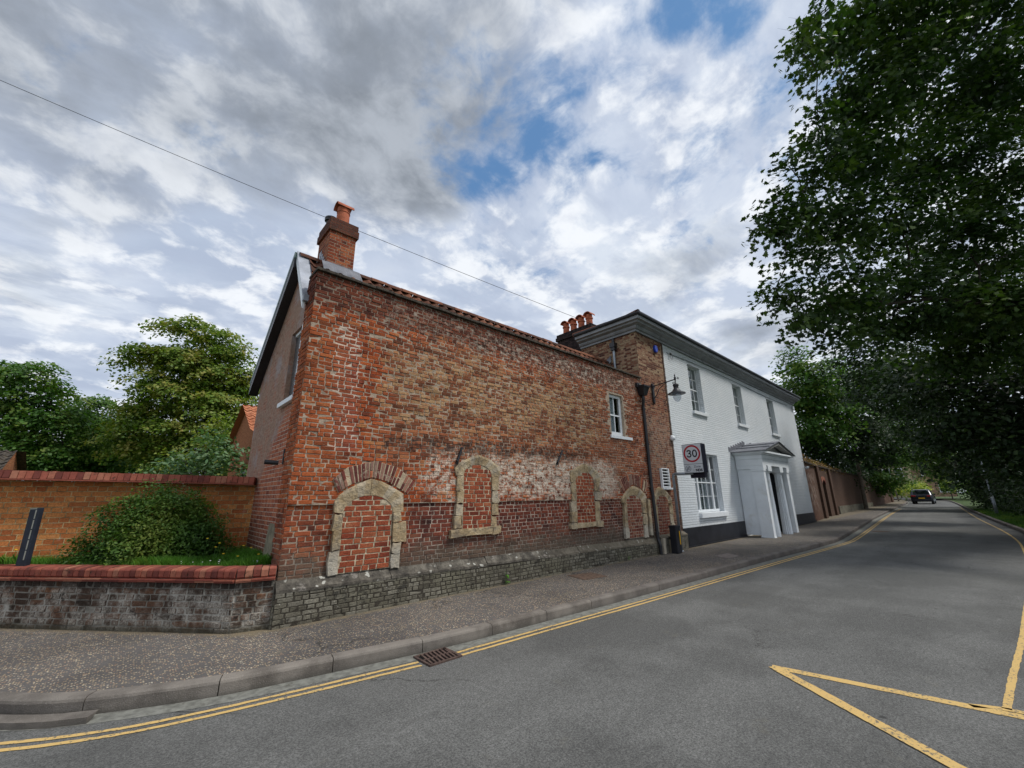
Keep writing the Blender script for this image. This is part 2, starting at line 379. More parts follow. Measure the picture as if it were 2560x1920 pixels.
M_infill_old_m = brick('infill_brick_dark_mortar', [(0, (.10, .03, .022)), (.5, (.24, .07, .045)), (1, (.34, .17, .10))], (.42, .35, .26), wob=.01, geo='mortar')
def over_bound(c, col, mcol, mf):
    b = c['b']; w_ = b.math('MULTIPLY', b.mr(b.noise(c['uv'], 2.2, 6, .75), .60, .70), .6)
    col = b.mix(w_, col, (.55, .40, .32)); mcol = b.mix(w_, mcol, (.75, .68, .60))
    ol = b.math('MULTIPLY', b.mr(c['n3'], .45, .7), .35); col = b.mix(ol, col, (.44, .25, .08))
    return col, mcol, mf
M_bound = brick('boundary_brick', bl=.225, bh=.0724, pal=[(0, (.40, .12, .040)), (.5, (.58, .20, .062)), (1, (.66, .28, .09))], mortar=(.62, .47, .24), ms=.006, wob=.003, irregular=.5, bumpd=.008, erode=1.3, over=over_bound)
def over_low(c, col, mcol, mf):
    b = c['b']; z = c['z']
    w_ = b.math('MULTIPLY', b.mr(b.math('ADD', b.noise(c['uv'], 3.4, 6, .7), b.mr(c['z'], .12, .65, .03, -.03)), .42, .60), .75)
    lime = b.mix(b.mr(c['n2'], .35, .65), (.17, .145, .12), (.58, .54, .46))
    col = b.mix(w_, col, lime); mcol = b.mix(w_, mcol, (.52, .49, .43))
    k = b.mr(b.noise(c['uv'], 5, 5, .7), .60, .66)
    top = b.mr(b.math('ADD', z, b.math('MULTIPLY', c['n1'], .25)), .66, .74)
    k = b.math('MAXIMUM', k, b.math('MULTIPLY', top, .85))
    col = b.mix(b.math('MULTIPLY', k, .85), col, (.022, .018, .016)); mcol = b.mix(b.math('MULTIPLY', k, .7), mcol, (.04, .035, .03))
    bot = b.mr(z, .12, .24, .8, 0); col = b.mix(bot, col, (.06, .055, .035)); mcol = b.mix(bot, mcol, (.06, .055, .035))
    return col, mcol, mf
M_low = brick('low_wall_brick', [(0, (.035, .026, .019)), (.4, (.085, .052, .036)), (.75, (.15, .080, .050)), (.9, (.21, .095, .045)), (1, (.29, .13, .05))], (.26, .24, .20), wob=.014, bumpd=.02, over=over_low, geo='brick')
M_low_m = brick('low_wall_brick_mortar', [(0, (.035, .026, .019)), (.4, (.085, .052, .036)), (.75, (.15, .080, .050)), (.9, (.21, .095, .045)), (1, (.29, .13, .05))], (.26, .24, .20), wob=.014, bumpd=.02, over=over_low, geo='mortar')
def over_pl(c, col, mcol, mf):
    b = c['b']; g = b.mr(c['n3'], .4, .65, 0, .6); col = b.mix(g, col, (.17, .16, .11))
    k = b.mr(b.noise(c['uv'], 4, 6, .75), .53, .64, 0, .88); col = b.mix(k, col, (.035, .033, .027))
    w_ = b.mr(b.noise(c['uv'], 22, 4, .8), .62, .70, 0, .6); col = b.mix(w_, col, (.55, .54, .50))
    return col, mcol, mf
M_plinth = brick('plinth_brick', [(0, (.075, .066, .048)), (.5, (.17, .155, .12)), (1, (.30, .28, .225))], (.065, .056, .043), wob=.014, bumpd=.02, over=over_pl, geo='brick')
M_plinth_m = brick('plinth_brick_mortar', [(0, (.075, .066, .048)), (.5, (.17, .155, .12)), (1, (.30, .28, .225))], (.065, .056, .043), wob=.014, bumpd=.02, over=over_pl, geo='mortar')
def over_gable(c, col, mcol, mf):
    b, y, z = c['b'], c['y'], c['z']
    jf = b.math('MULTIPLY', b.math('SUBTRACT', b.noise(c['uv'], 2.6, 6, .7), .5), 1.1)
    # render survives above a line falling to the back
    line = b.math('ADD', b.math('SUBTRACT', z, b.math('MULTIPLY', b.math('SUBTRACT', 7.0, y), .85)), jf)
    r_ = b.math('MULTIPLY', b.mr(line, 2.60, 3.0), b.mr(b.noise(c['uv'], 3.5, 6, .7), .36, .52, .45, 1))
    n = b.noise(c['uv'], 14, 6, .75)
    rc = b.ramp(n, [(.3, (.15, .085, .060)), (.5, (.31, .195, .14)), (.7, (.43, .32, .25))])
    rc = b.mix(b.mr(n, .60, .68, 0, .8), rc, (.30, .12, .07)); rc = b.mix(b.mr(b.noise(c['uv'], 30, 5, .8), .55, .66, 0, .6), rc, (.12, .085, .07)); rc = b.mix(b.mr(b.noise(c['uv'], .9, 4, .6), .45, .6, 0, .4), rc, (.33, .21, .15))
    rc = b.mix(b.mr(b.noise(c['uv'], 1.7, 5), .5, .68, 0, .55), rc, (.34, .32, .33))
    col = b.mix(r_, col, rc); mf = b.math('MULTIPLY', mf, b.math('SUBTRACT', 1., b.math('MULTIPLY', r_, .95)))
    low = b.mr(z, .7, 1.5, .75, 0); col = b.mix(low, col, (.07, .045, .038))
    # grey weathered strip next to the corner
    st = b.math('MULTIPLY', b.mr(b.math('ADD', y, b.math('MULTIPLY', jf, .12)), 6.25, 6.42, 1, 0), b.mr(b.noise(c['uv'], 7, 5), .3, .55, .4, .9))
    col = b.mix(st, col, (.19, .155, .125)); mcol = b.mix(st, mcol, (.24, .2, .16))
    return col, mcol, mf
M_gable = brick('gable_brick', [(0, (.26, .07, .038)), (.5, (.43, .125, .06)), (1, (.52, .19, .095))], (.62, .52, .42), ms=.0055, wob=.006, over=over_gable)
def over_chim(c, col, mcol, mf):
    b, z = c['b'], c['z']
    d_ = b.mr(b.math('ADD', z, b.math('MULTIPLY', c['n1'], .06)), 6.25, 6.30, 0, .85)
    col = b.mix(d_, col, b.mix(c['n2'], (.03, .014, .012), (.12, .045, .03))); mcol = b.mix(d_, mcol, (.05, .03, .025))
    k = b.mr(b.noise(c['uv'], 6, 5), .58, .66, 0, .7); col = b.mix(k, col, (.05, .025, .02))
    return col, mcol, mf
M_chim = brick('chimney_brick', [(0, (.15, .035, .02)), (.5, (.32, .075, .03)), (1, (.42, .14, .06))], (.38, .27, .19), wob=.01, over=over_chim)
M_stack = brick('sooty_brick', [(0, (.012, .009, .010)), (1, (.06, .04, .038))], (.02, .016, .015))
def over_far(c, col, mcol, mf):
    b, x, z = c['b'], c['x'], c['z']
    w_ = b.math('MULTIPLY', mask(b, x, z, 24, 29.6, .9, 2.9, .5, b.math('MULTIPLY', b.math('SUBTRACT', c['n1'], .5), 2.)), b.mr(b.noise(c['uv'], 3, 5), .42, .6, 0, .7))
    col = b.mix(w_, col, (.48, .38, .32)); mcol = b.mix(w_, mcol, (.5, .42, .36))
    k = b.mr(b.math('ADD', x, b.math('MULTIPLY', c['n3'], 4.)), 28, 33, .15, .72); col = b.mix(k, col, b.mix(c['n2'], (.04, .027, .02), (.13, .085, .06))); mcol = b.mix(k, mcol, (.12, .09, .07))  # far stretch coloured darker and browner, its shadow painted into the brick
    return col, mcol, mf
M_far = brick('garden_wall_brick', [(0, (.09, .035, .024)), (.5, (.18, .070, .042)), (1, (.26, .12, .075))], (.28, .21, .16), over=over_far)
M_orange = brick('orange_brick', [(0, (.35, .12, .05)), (1, (.45, .17, .07))], (.40, .22, .12))

def m_whitebrick():
    m_, b, p = newmat('white_painted_brick'); uv = b.uv()
    wv = b.vmath('SCALE', b.vmath('SUBTRACT', b.noise(uv, 6, 3, .6, col=True), (.5, .5, .5)), sc=.02)
    t = b.n('ShaderNodeTexBrick'); t.squash = .5; t.squash_frequency = 2; b.put(t.inputs['Vector'], b.vmath('ADD', uv, wv))
    b.put(t.inputs['Color1'], (0, 0, 0)); b.put(t.inputs['Color2'], (1, 1, 1)); t.inputs['Scale'].default_value = 1
    t.inputs['Mortar Size'].default_value = .009; t.inputs['Mortar Smooth'].default_value = .8; t.inputs['Brick Width'].default_value = .225; t.inputs['Row Height'].default_value = .0724
    n = b.noise(uv, 1.2, 6, .6); nf = b.noise(uv, 20, 4, .6)
    c = b.mix(b.mr(n, .35, .7), (.73, .775, .805), (.79, .825, .845))
    c = b.mix(b.math('MULTIPLY', t.outputs[1], .28), c, (.63, .67, .70))
    c = b.mix(b.mr(b.noise(b.vmath('MULTIPLY', uv, (9, .6, 1)), 1.2, 5), .58, .8, 0, .25), c, (.50, .50, .475))
    z = b.sep(b.pos())[2]
    c = b.mix(b.mr(b.math('ADD', z, b.math('MULTIPLY', nf, .4)), .75, 1.25, .22, 0), c, (.52, .50, .43))
    h = b.math('ADD', b.math('SUBTRACT', 1., t.outputs[1]), b.math('ADD', b.math('MULTIPLY', nf, .8), b.math('MULTIPLY', t.outputs[0], .5)))
    setp(b, p, c, .55, None, h, .014, 1., .3); return m_
M_wb = m_whitebrick()
M_white = plain('white_paint', (.76, .79, .81), .4, var=.03, dist=.0006)
M_whitestucco = plain('white_stucco', (.73, .77, .80), .6, var=.05, scale=2.5, dist=.0015, dirt=(.60, .60, .57))
M_grayboard = plain('grey_painted_board', (.33, .36, .38), .5, var=.1)
M_black = plain('black_paint', (.016, .017, .022), .45, var=.3, scale=3, dirt=(.03, .03, .032))
M_iron = plain('black_iron', (.014, .014, .017), .4, var=.3, spec=.5)
M_darkplastic = plain('dark_plastic_board', (.018, .023, .035), .5, var=.2, dirt=(.035, .04, .045))
M_galv = plain('galvanised_steel', (.30, .33, .36), .45, .6, var=.15)
M_lead = plain('lead_sheet', (.30, .32, .36), .5, .2, var=.2, scale=4, dirt=(.42, .43, .45))
M_darklead = plain('dark_lead', (.15, .155, .175), .6, .0, var=.2, scale=4, dirt=(.24, .25, .27))
M_cop = plain('weathered_coping', (.055, .045, .035), .9, var=.5, scale=12, dist=.01, dirt=(.16, .13, .09))
M_terra = plain('terracotta', (.40, .115, .055), .8, var=.18, scale=9, dist=.004, dirt=(.20, .07, .045))
M_wood = plain('weathered_wood', (.20, .18, .125), .85, var=.3, scale=10, dist=.006, dirt=(.10, .10, .07))
M_soil = plain('soil', (.07, .055, .035), .95, var=.4, scale=8, dist=.02, dirt=(.05, .09, .02))
M_bark = plain('bark', (.055, .045, .035), .9, var=.4, scale=9, dist=.02)
M_polewood = plain('pole_wood', (.12, .10, .075), .9, var=.3, scale=7, dist=.01)
M_curtain = plain('net_curtain', (.74, .76, .79), .9, var=.08)
M_interior = plain('dark_room', (.03, .03, .032), .9)
M_blue = plain('blue_plastic', (.02, .06, .42), .35, var=.1)
M_rubber = plain('rubber', (.012, .012, .012), .8)
M_carpaint = plain('dark_car_paint', (.018, .022, .030), .22, .3, var=.1, dist=.0, spec=.6)
M_yplastic = plain('yellow_reflector', (.75, .42, .02), .4, var=.05)
M_redp = plain('red_lens', (.30, .012, .012), .3)
M_signwhite = plain('sign_face_white', (.62, .66, .69), .35, var=.04, scale=4, dirt=(.55, .58, .60))
M_signred = plain('sign_red', (.42, .010, .025), .4, var=.05)
M_signblack = plain('sign_black', (.012, .012, .025), .4, var=.05)
M_signfaded = plain('sign_faded_grey', (.22, .24, .27), .5, var=.25, scale=40)
M_signpale = plain('sign_pale_ghost', (.44, .47, .50), .5, var=.1, scale=40)
def m_stone():
    m_, b, p = newmat('limestone'); ps = b.pos(); n = b.noise(ps, 3.2, 6, .65); f = b.noise(ps, 30, 5, .75)
    c = b.ramp(n, [(.32, (.20, .145, .080)), (.48, (.40, .30, .175)), (.66, (.53, .435, .29))])
    c = b.mix(b.mr(b.noise(ps, 9, 5, .7), .50, .62, 0, .8), c, (.26, .215, .155)); c = b.mix(b.mr(b.noise(ps, 2.6, 6, .75), .52, .64, 0, .7), c, (.16, .13, .10)); c = b.mix(b.math('MULTIPLY', b.mr(b.island(), .6, 1., 0, .5), .8), c, (.50, .46, .38))
    z = b.sep(ps)[2]
    c = b.mix(b.mr(b.math('ADD', z, b.math('MULTIPLY', n, .3)), .9, 1.15, .55, 0), c, (.46, .44, .38))
    c = b.mix(b.mr(f, .63, .7, 0, .8), c, (.10, .075, .045))
    c = b.mix(b.math('MULTIPLY', b.mr(b.noise(ps, 5, 6, .8), .6, .7), .8), c, (.09, .07, .05))
    setp(b, p, c, .9, None, b.math('ADD', f, b.math('MULTIPLY', b.noise(ps, 8, 4), 2.)), .02, 1., .2); return m_
M_stone = m_stone()
def m_plcop():
    m_, b, p = newmat('lichened_coping'); ps = b.pos(); n = b.noise(ps, 6, 6, .7)
    c = b.ramp(n, [(.32, (.035, .032, .028)), (.5, (.095, .085, .07)), (.7, (.21, .19, .155))])
    v = b.voro(b.vmath('ADD', ps, b.vmath('SCALE', b.noise(ps, 8, 2, .5, col=True), sc=.12)), 9.)
    sp = b.math('MULTIPLY', b.mr(v, .22, .28, 1, 0), b.mr(b.noise(ps, 1.6, 3), .46, .56))
    c = b.mix(b.math('MULTIPLY', sp, .75), c, (.52, .51, .45))
    c = b.mix(b.mr(b.noise(ps, 3.1, 7, .75), .57, .68, 0, .55), c, (.42, .38, .34))
    x = b.sep(ps)[0]; c = b.mix(b.mr(x, 5.5, 8, 0, .45), c, (.22, .185, .13))
    setp(b, p, c, .95, None, b.math('ADD', n, b.math('MULTIPLY', b.noise(ps, 40, 4), .5)), .02, 1., .15); return m_
M_plcop = m_plcop()
def m_island(name, pal, rough=.85, dirt=None, dist=.006, ns=18):
    m_, b, p = newmat(name); ps = b.pos(); c = b.ramp(b.island(), pal); n = b.noise(ps, ns, 5, .7)
    c = b.mix(b.mr(n, .35, .7, 0, .5), c, b.vmath('SCALE', c, sc=.5))
    if dirt: c = b.mix(b.mr(b.noise(ps, 6, 6, .75), .56, .66, 0, .8), c, dirt)
    setp(b, p, c, rough, None, n, dist, 1., .25); return m_
M_copbrick = m_island('coping_brick', [(0, (.13, .036, .028)), (.4, (.26, .070, .048)), (.8, (.34, .105, .065)), (1, (.36, .16, .10))], dirt=(.040, .026, .018))
M_vouss = m_island('arch_brick', [(0, (.10, .03, .025)), (.5, (.20, .055, .04)), (.75, (.27, .17, .13)), (1, (.42, .12, .05))], dirt=(.38, .31, .24), dist=.012)
M_mortarpatch = plain('lime_mortar', (.46, .37, .25), .95, var=.25, scale=9, dist=.01, dirt=(.2, .14, .09))
M_pantile = m_island('pantile', [(0, (.06, .028, .018)), (.5, (.14, .050, .028)), (1, (.24, .095, .05))], dirt=(.05, .042, .028))
M_ptile_o = m_island('orange_pantile', [(0, (.38, .13, .06)), (1, (.50, .20, .10))], dirt=(.30, .12, .07))
def m_asphalt():
    m_, b, p = newmat('road_asphalt'); ps = b.pos(); g = b.noise(ps, 62, 5, .9); g2 = b.noise(ps, 150, 3, .8); gm = b.noise(ps, 17, 5, .85); l = b.noise(ps, .45, 6, .65)
    c = b.mix(b.mr(g, .41, .59), (.058, .059, .057), (.165, .165, .156))
    c = b.mix(b.mr(g2, .55, .68, 0, .55), c, (.29, .287, .265))
    c = b.mix(b.mr(gm, .40, .60), b.vmath('SCALE', c, sc=.85), b.vmath('SCALE', c, sc=1.12))
    c = b.mix(b.mr(l, .42, .58, 0, .65), c, b.vmath('SCALE', c, sc=.62))
    X, Y, Z = b.sep(ps)
    # tyre-polished tracks following the lane
    yy = b.math('SUBTRACT', Y, b.math('MULTIPLY', b.math('MAXIMUM', b.math('SUBTRACT', X, 22.), 0.), .05))
    for c0 in (.45, 1.75, 2.45, 3.15):
        tr = b.mr(b.math('ABSOLUTE', b.math('SUBTRACT', b.math('ADD', yy, b.math('MULTIPLY', b.noise(ps, .35, 2), .5)), c0+.25)), .08, .36, .30, 0)
        c = b.mix(b.math('MULTIPLY', tr, b.mr(l, .3, .6, 1, .4)), c, b.vmath('SCALE', c, sc=1.45))
    # cracks
    wp = b.vmath('ADD', ps, b.vmath('SCALE', b.noise(ps, 3, 5, .7, col=True), sc=.5))
    v = b.n('ShaderNodeTexVoronoi', feature='DISTANCE_TO_EDGE'); b.put(v.inputs['Vector'], wp); v.inputs['Scale'].default_value = .38
    ck = b.math('MULTIPLY', b.mr(v.outputs['Distance'], .0015, .005, 1, 0), b.mr(b.noise(ps, .6, 3), .50, .60))
    c = b.mix(b.math('MULTIPLY', ck, .75), c, (.025, .024, .022))
    # old repair with a darker fill
    rx = b.math('MULTIPLY', b.mr(b.math('ABSOLUTE', b.math('SUBTRACT', X, 7.9)), .95, .99, 1, 0), b.mr(b.math('ABSOLUTE', b.math('SUBTRACT', Y, 2.95)), .30, .33, 1, 0))
    c = b.mix(b.math('MULTIPLY', rx, .35), c, (.075, .074, .070))
    spt = b.math('MULTIPLY', b.mr(b.voro(ps, 1.3), .030, .050, 1, 0), .8)
    c = b.mix(spt, c, (.026, .026, .025))
    oil = b.math('MULTIPLY', b.mr(b.noise(b.vmath('MULTIPLY', ps, (.5, 1.6, 1)), 1.1, 5, .6), .60, .75), .45)
    c = b.mix(oil, c, (.050, .049, .046))
    c = b.mix(b.mr(b.noise(ps, 2.3, 7, .75), .60, .72, 0, .35), c, (.15, .14, .11))
    setp(b, p, c, .82, None, b.math('ADD', g, b.math('MULTIPLY', g2, .6)), .0035, 1., .3); return m_
M_road = m_asphalt()
def m_pavement():
    m_, b, p = newmat('chipping_pavement'); ps = b.pos()
    wp = b.vmath('ADD', ps, b.vmath('SCALE', b.noise(ps, 40, 2, .5, col=True), sc=.012))
    v = b.n('ShaderNodeTexVoronoi'); b.put(v.inputs['Vector'], wp); v.inputs['Scale'].default_value = 54
    rnd = b.sep(v.outputs['Color'])[0]; ds = v.outputs['Distance']
    base = b.mix(b.noise(ps, 90, 3, .7), (.052, .048, .046), (.165, .152, .142))
    chip = b.ramp(b.sep(v.outputs['Color'])[1], [(0, (.28, .17, .12)), (.35, (.38, .28, .18)), (.7, (.47, .38, .24)), (1, (.60, .54, .42))])
    dens = b.mr(b.noise(ps, 1.3, 4, .6), .35, .65, .36, .62)
    on = b.math('MULTIPLY', b.math('GREATER_THAN', rnd, dens), b.mr(ds, .34, .48, 1, 0))
    c = b.mix(on, base, chip)
    c = b.mix(b.mr(b.noise(ps, .7, 6, .65), .42, .62, 0, .6), c, b.vmath('SCALE', c, sc=.55))
    c = b.mix(b.mr(b.noise(ps, 4.1, 6, .75), .58, .68, 0, .45), c, (.055, .048, .040))
    wp2 = b.vmath('ADD', ps, b.vmath('SCALE', b.noise(ps, 4, 5, .7, col=True), sc=.4)); v2 = b.n('ShaderNodeTexVoronoi', feature='DISTANCE_TO_EDGE'); b.put(v2.inputs['Vector'], wp2); v2.inputs['Scale'].default_value = .55
    c = b.mix(b.math('MULTIPLY', b.mr(v2.outputs['Distance'], .002, .007, 1, 0), b.mr(b.noise(ps, .8, 3), .47, .55, 0, .8)), c, (.03, .027, .022))
    c = b.mix(b.mr(b.noise(ps, 2.6, 6, .7), .60, .72, 0, .4), c, (.20, .17, .115))
    X, Y, Z = b.sep(ps)
    dw = b.math('MINIMUM', b.math('SUBTRACT', Y, 5.90), b.math('ADD', b.math('MULTIPLY', b.math('SUBTRACT', X, 1.108), .748), b.math('MULTIPLY', b.math('SUBTRACT', Y, 6.09), .663)))
    edge = b.mr(b.math('ADD', dw, b.math('MULTIPLY', b.noise(ps, 7, 5), .35)), .02, .20, 0, .75)
    c = b.mix(edge, c, b.mix(b.noise(ps, 60, 3), (.10, .075, .045), (.30, .24, .14)))
    c = b.mix(b.mr(X, 8, 20, 0, .35), c, (.125, .12, .112))
    setp(b, p, c, .9, None, b.math('SUBTRACT', b.math('MULTIPLY', on, .6), ds), .005, 1., .25); return m_
M_pave = m_pavement()
def m_kerb():
    m_, b, p = newmat('kerb_stone'); ps = b.pos(); n = b.noise(ps, 3, 6, .6); f = b.noise(ps, 120, 3, .7)
    c = b.mix(b.mr(n, .35, .65), (.115, .10, .085), (.23, .205, .175)); c = b.mix(b.mr(f, .55, .7, 0, .5), c, (.36, .33, .30))
    c = b.mix(b.mr(f, .3, .42, .5, 0), c, (.07, .06, .06))
    X, Y, z = b.sep(ps); c = b.mix(b.mr(b.math('ADD', z, b.math('MULTIPLY', n, .06)), .02, .09, .65, 0), c, (.075, .07, .058))
    c = b.mix(b.mr(b.island(), 0, 1, 0, .3), c, (.13, .12, .11))
    c = b.mix(b.mr(X, 4, 9, 0, .45), c, (.10, .085, .08))
    setp(b, p, c, .85, None, b.math('ADD', f, n), .006, 1., .25); return m_
M_kerb = m_kerb()
def m_yellow():
    m_, b, p = newmat('yellow_road_paint'); ps = b.pos(); n = b.noise(ps, 38, 5, .75); n2 = b.noise(ps, 160, 3, .7)
    c = b.mix(n2, (.50, .325, .105), (.66, .46, .18)); c = b.mix(b.mr(b.noise(ps, 5, 4), .5, .75, 0, .5), c, (.45, .32, .14))
    wear = b.mr(b.math('ADD', n, b.math('MULTIPLY', b.noise(ps, 2.2, 3), .35)), .72, .80)
    c = b.mix(wear, c, (.12, .115, .10)); c = b.mix(b.mr(b.noise(b.vmath('MULTIPLY', ps, (1.5, 1.5, 1)), 6, 6, .8), .60, .74, 0, .5), c, (.30, .22, .11))
    setp(b, p, c, .75, None, b.math('ADD', n2, n), .004, 1., .3); return m_
M_yel = m_yellow()
def m_ground():
    m_, b, p = newmat('ground_grass'); ps = b.pos()
    c = b.ramp(b.noise(ps, 3, 7, .7), [(.3, (.022, .035, .012)), (.5, (.045, .080, .018)), (.72, (.075, .085, .030))])
    setp(b, p, c, .95, None, b.noise(ps, 14, 6, .8), .06); return m_
M_ground = m_ground()
def m_glass():
    m_, b, p = newmat('window_glass'); t = b.nt
    tr = b.n('ShaderNodeBsdfTransparent'); tr.inputs[0].default_value = (.82, .88, .88, 1)
    gl = b.n('ShaderNodeBsdfGlossy'); gl.inputs['Roughness'].default_value = .02
    fr = b.n('ShaderNodeFresnel'); fr.inputs[0].default_value = 1.5
    mx_ = b.n('ShaderNodeMixShader'); b.put(mx_.inputs[0], b.math('ADD', b.math('MULTIPLY', fr.outputs[0], 1.4, clamp=True), .10))
    t.links.new(tr.outputs[0], mx_.inputs[1]); t.links.new(gl.outputs[0], mx_.inputs[2])
    o = [n for n in t.nodes if n.type == 'OUTPUT_MATERIAL'][0]; t.links.new(mx_.outputs[0], o.inputs[0]); return m_
M_glass = m_glass()
M_darkglass = plain('dark_glass', (.01, .012, .016), .06, var=.1, dist=0, spec=.8)
def leafmat(name, c0, c1, c2, trans=.35, rough=.55):
    m_, b, p = newmat(name); t = b.nt
    r_ = b.island(); ps = b.pos(); n = b.noise(ps, .9, 3)
    c = b.ramp(b.math('ADD', b.math('MULTIPLY', r_, .40), b.mr(n, .30, .70, 0, .6)), [(.12, c0), (.5, c1), (.92, c2)])
    setp(b, p, c, rough, spec=.35)
    tl = b.n('ShaderNodeBsdfTranslucent'); b.put(tl.inputs[0], b.vmath('MULTIPLY', c, (1.3, 1.5, .6)))
    mx_ = b.n('ShaderNodeMixShader'); mx_.inputs[0].default_value = trans
    t.links.new(p.outputs[0], mx_.inputs[1]); t.links.new(tl.outputs[0], mx_.inputs[2])
    o = [n_ for n_ in t.nodes if n_.type == 'OUTPUT_MATERIAL'][0]; t.links.new(mx_.outputs[0], o.inputs[0]); return m_
L_syc = leafmat('sycamore_leaf', (.014, .034, .008), (.030, .066, .012), (.085, .135, .022), .3)
L_mid = leafmat('broad_leaf', (.034, .090, .016), (.070, .160, .024), (.155, .200, .036), .3)
L_dark = leafmat('dark_leaf', (.009, .022, .007), (.018, .042, .010), (.048, .085, .016), .2)
L_chest = leafmat('chestnut_leaf', (.070, .140, .018), (.155, .225, .030), (.29, .25, .055), .32)
L_yel = leafmat('yellowgreen_leaf', (.09, .15, .025), (.18, .24, .04), (.30, .30, .065), .35)
L_blue = leafmat('greyish_leaf', (.045, .105, .045), (.095, .180, .075), (.20, .28, .14), .3)
L_bush = leafmat('bush_leaf', (.035, .090, .014), (.085, .170, .024), (.20, .24, .045), .35)
L_bright = leafmat('hedge_leaf', (.12, .20, .02), (.25, .33, .04), (.50, .46, .06), .35)
L_dry = leafmat('dry_plant', (.12, .075, .035), (.24, .13, .06), (.34, .24, .09), .25)
L_grass = leafmat('grass_blade', (.06, .15, .016), (.10, .26, .03), (.20, .38, .06), .35)

# ------------------------------------------------------------------ terrain, road, pavement
def gz(x): return .0068*max(0., min(x, 110)-18)
def lerp_path(pts, step=.25):
    """smooth resample (Catmull-Rom) of a 2D/3D polyline"""
    P_ = [np.array(p, float) for p in pts]; P_ = [2*P_[0]-P_[1]]+P_+[2*P_[-1]-P_[-2]]; out = []
    for i in range(1, len(P_)-2):
        p0, p1, p2, p3 = P_[i-1:i+3]; n = max(2, int(np.linalg.norm(p2-p1)/step))
        for k in range(n):
            t = k/n; out.append(.5*((2*p1)+(-p0+p2)*t+(2*p0-5*p1+4*p2-p3)*t*t+(-p0+3*p1-3*p2+p3)*t**3))
    out.append(P_[-2]); return [Vector(q) for q in out]
KERB = lerp_path([(-9, 19.5), (-5.2, 13.5), (-2.6, 9.0), (-1.15, 6.35), (-.55, 5.5), (-.127, 5.10), (.30, 4.87), (.914, 4.638), (1.985, 4.44), (2.91, 4.30), (3.94, 4.225), (7, 4.06),
                  (12.6, 3.83), (16.46, 3.62), (19.9, 3.64), (30.5, 4.27), (33.4, 4.46), (49.6, 5.16), (68.4, 5.9), (85, 7.6), (100, 11), (112, 17)])
RKERB = lerp_path([(-9, 3.5), (-4, .9), (-1.5, -.1), (2, -.22), (5, -.25), (9, -.46), (14, -.72), (19, -.92), (25.35, -.85), (28.5, -.65), (35.7, -.11), (51.5, .92), (70, 2.0), (86, 3.4), (102, 7), (116, 13)])
def offset(path, d):
    out = []
    for i, p in enumerate(path):
        t = (path[min(i+1, len(path)-1)]-path[max(i-1, 0)]).normalized(); out.append(Vector((p.x-t.y*d, p.y+t.x*d)))
    return out
def sheet(name, A, B, z, mat, kind='structure', label=None, cat=None):
    mb = MB(); n = len(A)
    mb.v = [(p.x, p.y, gz(p.x)+z) for p in A]+[(p.x, p.y, gz(p.x)+z) for p in B]
    mb.f = [(i+n, i+n+1, i+1, i) for i in range(n-1)]
    o = mb.build(name, mat); o['kind'] = kind; return o
def resamp(path, n):
    L = [0]
    for a, b_ in zip(path, path[1:]): L.append(L[-1]+(b_-a).length)
    out = []; k = 0
    for i in range(n):
        s_ = L[-1]*i/(n-1)
        while k < len(L)-2 and L[k+1] < s_: k += 1
        t = (s_-L[k])/max(1e-9, L[k+1]-L[k]); out.append(path[k].lerp(path[k+1], min(1, t)))
    return out
# ground: one sheet to the horizon
mb = MB(); xs_ = [-400, -120, -40, -10, 0, 10, 20, 30, 40, 60, 80, 110, 200, 400, 900]; ys_ = [-500, -150, -40, -10, 0, 20, 60, 200, 600]
for x in xs_:
    for y in ys_: mb.v.append((x, y, gz(x)-.03))
for i in range(len(xs_)-1):
    for j in range(len(ys_)-1):
        k = i*len(ys_)+j; mb.f.append((k, k+len(ys_), k+len(ys_)+1, k+1))
mb.build('ground', M_ground, kind='structure')
A_ = resamp(offset(KERB, .06), 400); Bm = resamp(offset(RKERB, -.06), 400)
mb = MB(); rows = 6
for i in range(400):
    for j in range(rows):
        p = A_[i].lerp(Bm[i], j/(rows-1)); mb.v.append((p.x, p.y, gz(p.x)))
for i in range(399):
    for j in range(rows-1):
        k = i*rows+j; mb.f.append((k, k+1, k+rows+1, k+rows))
mb.build('road', M_road, kind='structure')
# side road seen at far left keeps the same sheet; pavement on the building side
def wy(x):
    """far garden wall line"""
    P_ = [(26.7, 6.04), (31, 6.35), (36, 6.60), (43, 6.85), (53, 7.05), (66, 7.30), (73, 7.55), (85, 9.2), (100, 12.6), (112, 18.5)]
    for (a, b_), (c, d) in zip(P_, P_[1:]):
        if x <= c: return b_+(d-b_)*(x-a)/(c-a) if x > a else b_
    return P_[-1][1]
inner = offset(KERB, .125); farp = []
tW = Vector((-.663, .748)); nW = Vector((.748, .663)); cW = Vector((1.108, 6.09))
for p in inner:
    s_ = (p-cW).dot(tW)
    if s_ > 0: farp.append(cW+tW*s_+nW*.15)
    elif p.x < 1.6: farp.append(cW+nW*.15+Vector((max(0, p.x-.9)*.6, .1)))
    else: farp.append(Vector((p.x, 6.3 if p.x < 26.7 else wy(p.x)+.3)))
sheet('pavement', farp, inner, .12, M_pave)
rin = offset(RKERB, -.125)
sheet('grass_verge', rin, offset(RKERB, -3.5), .10, M_ground)
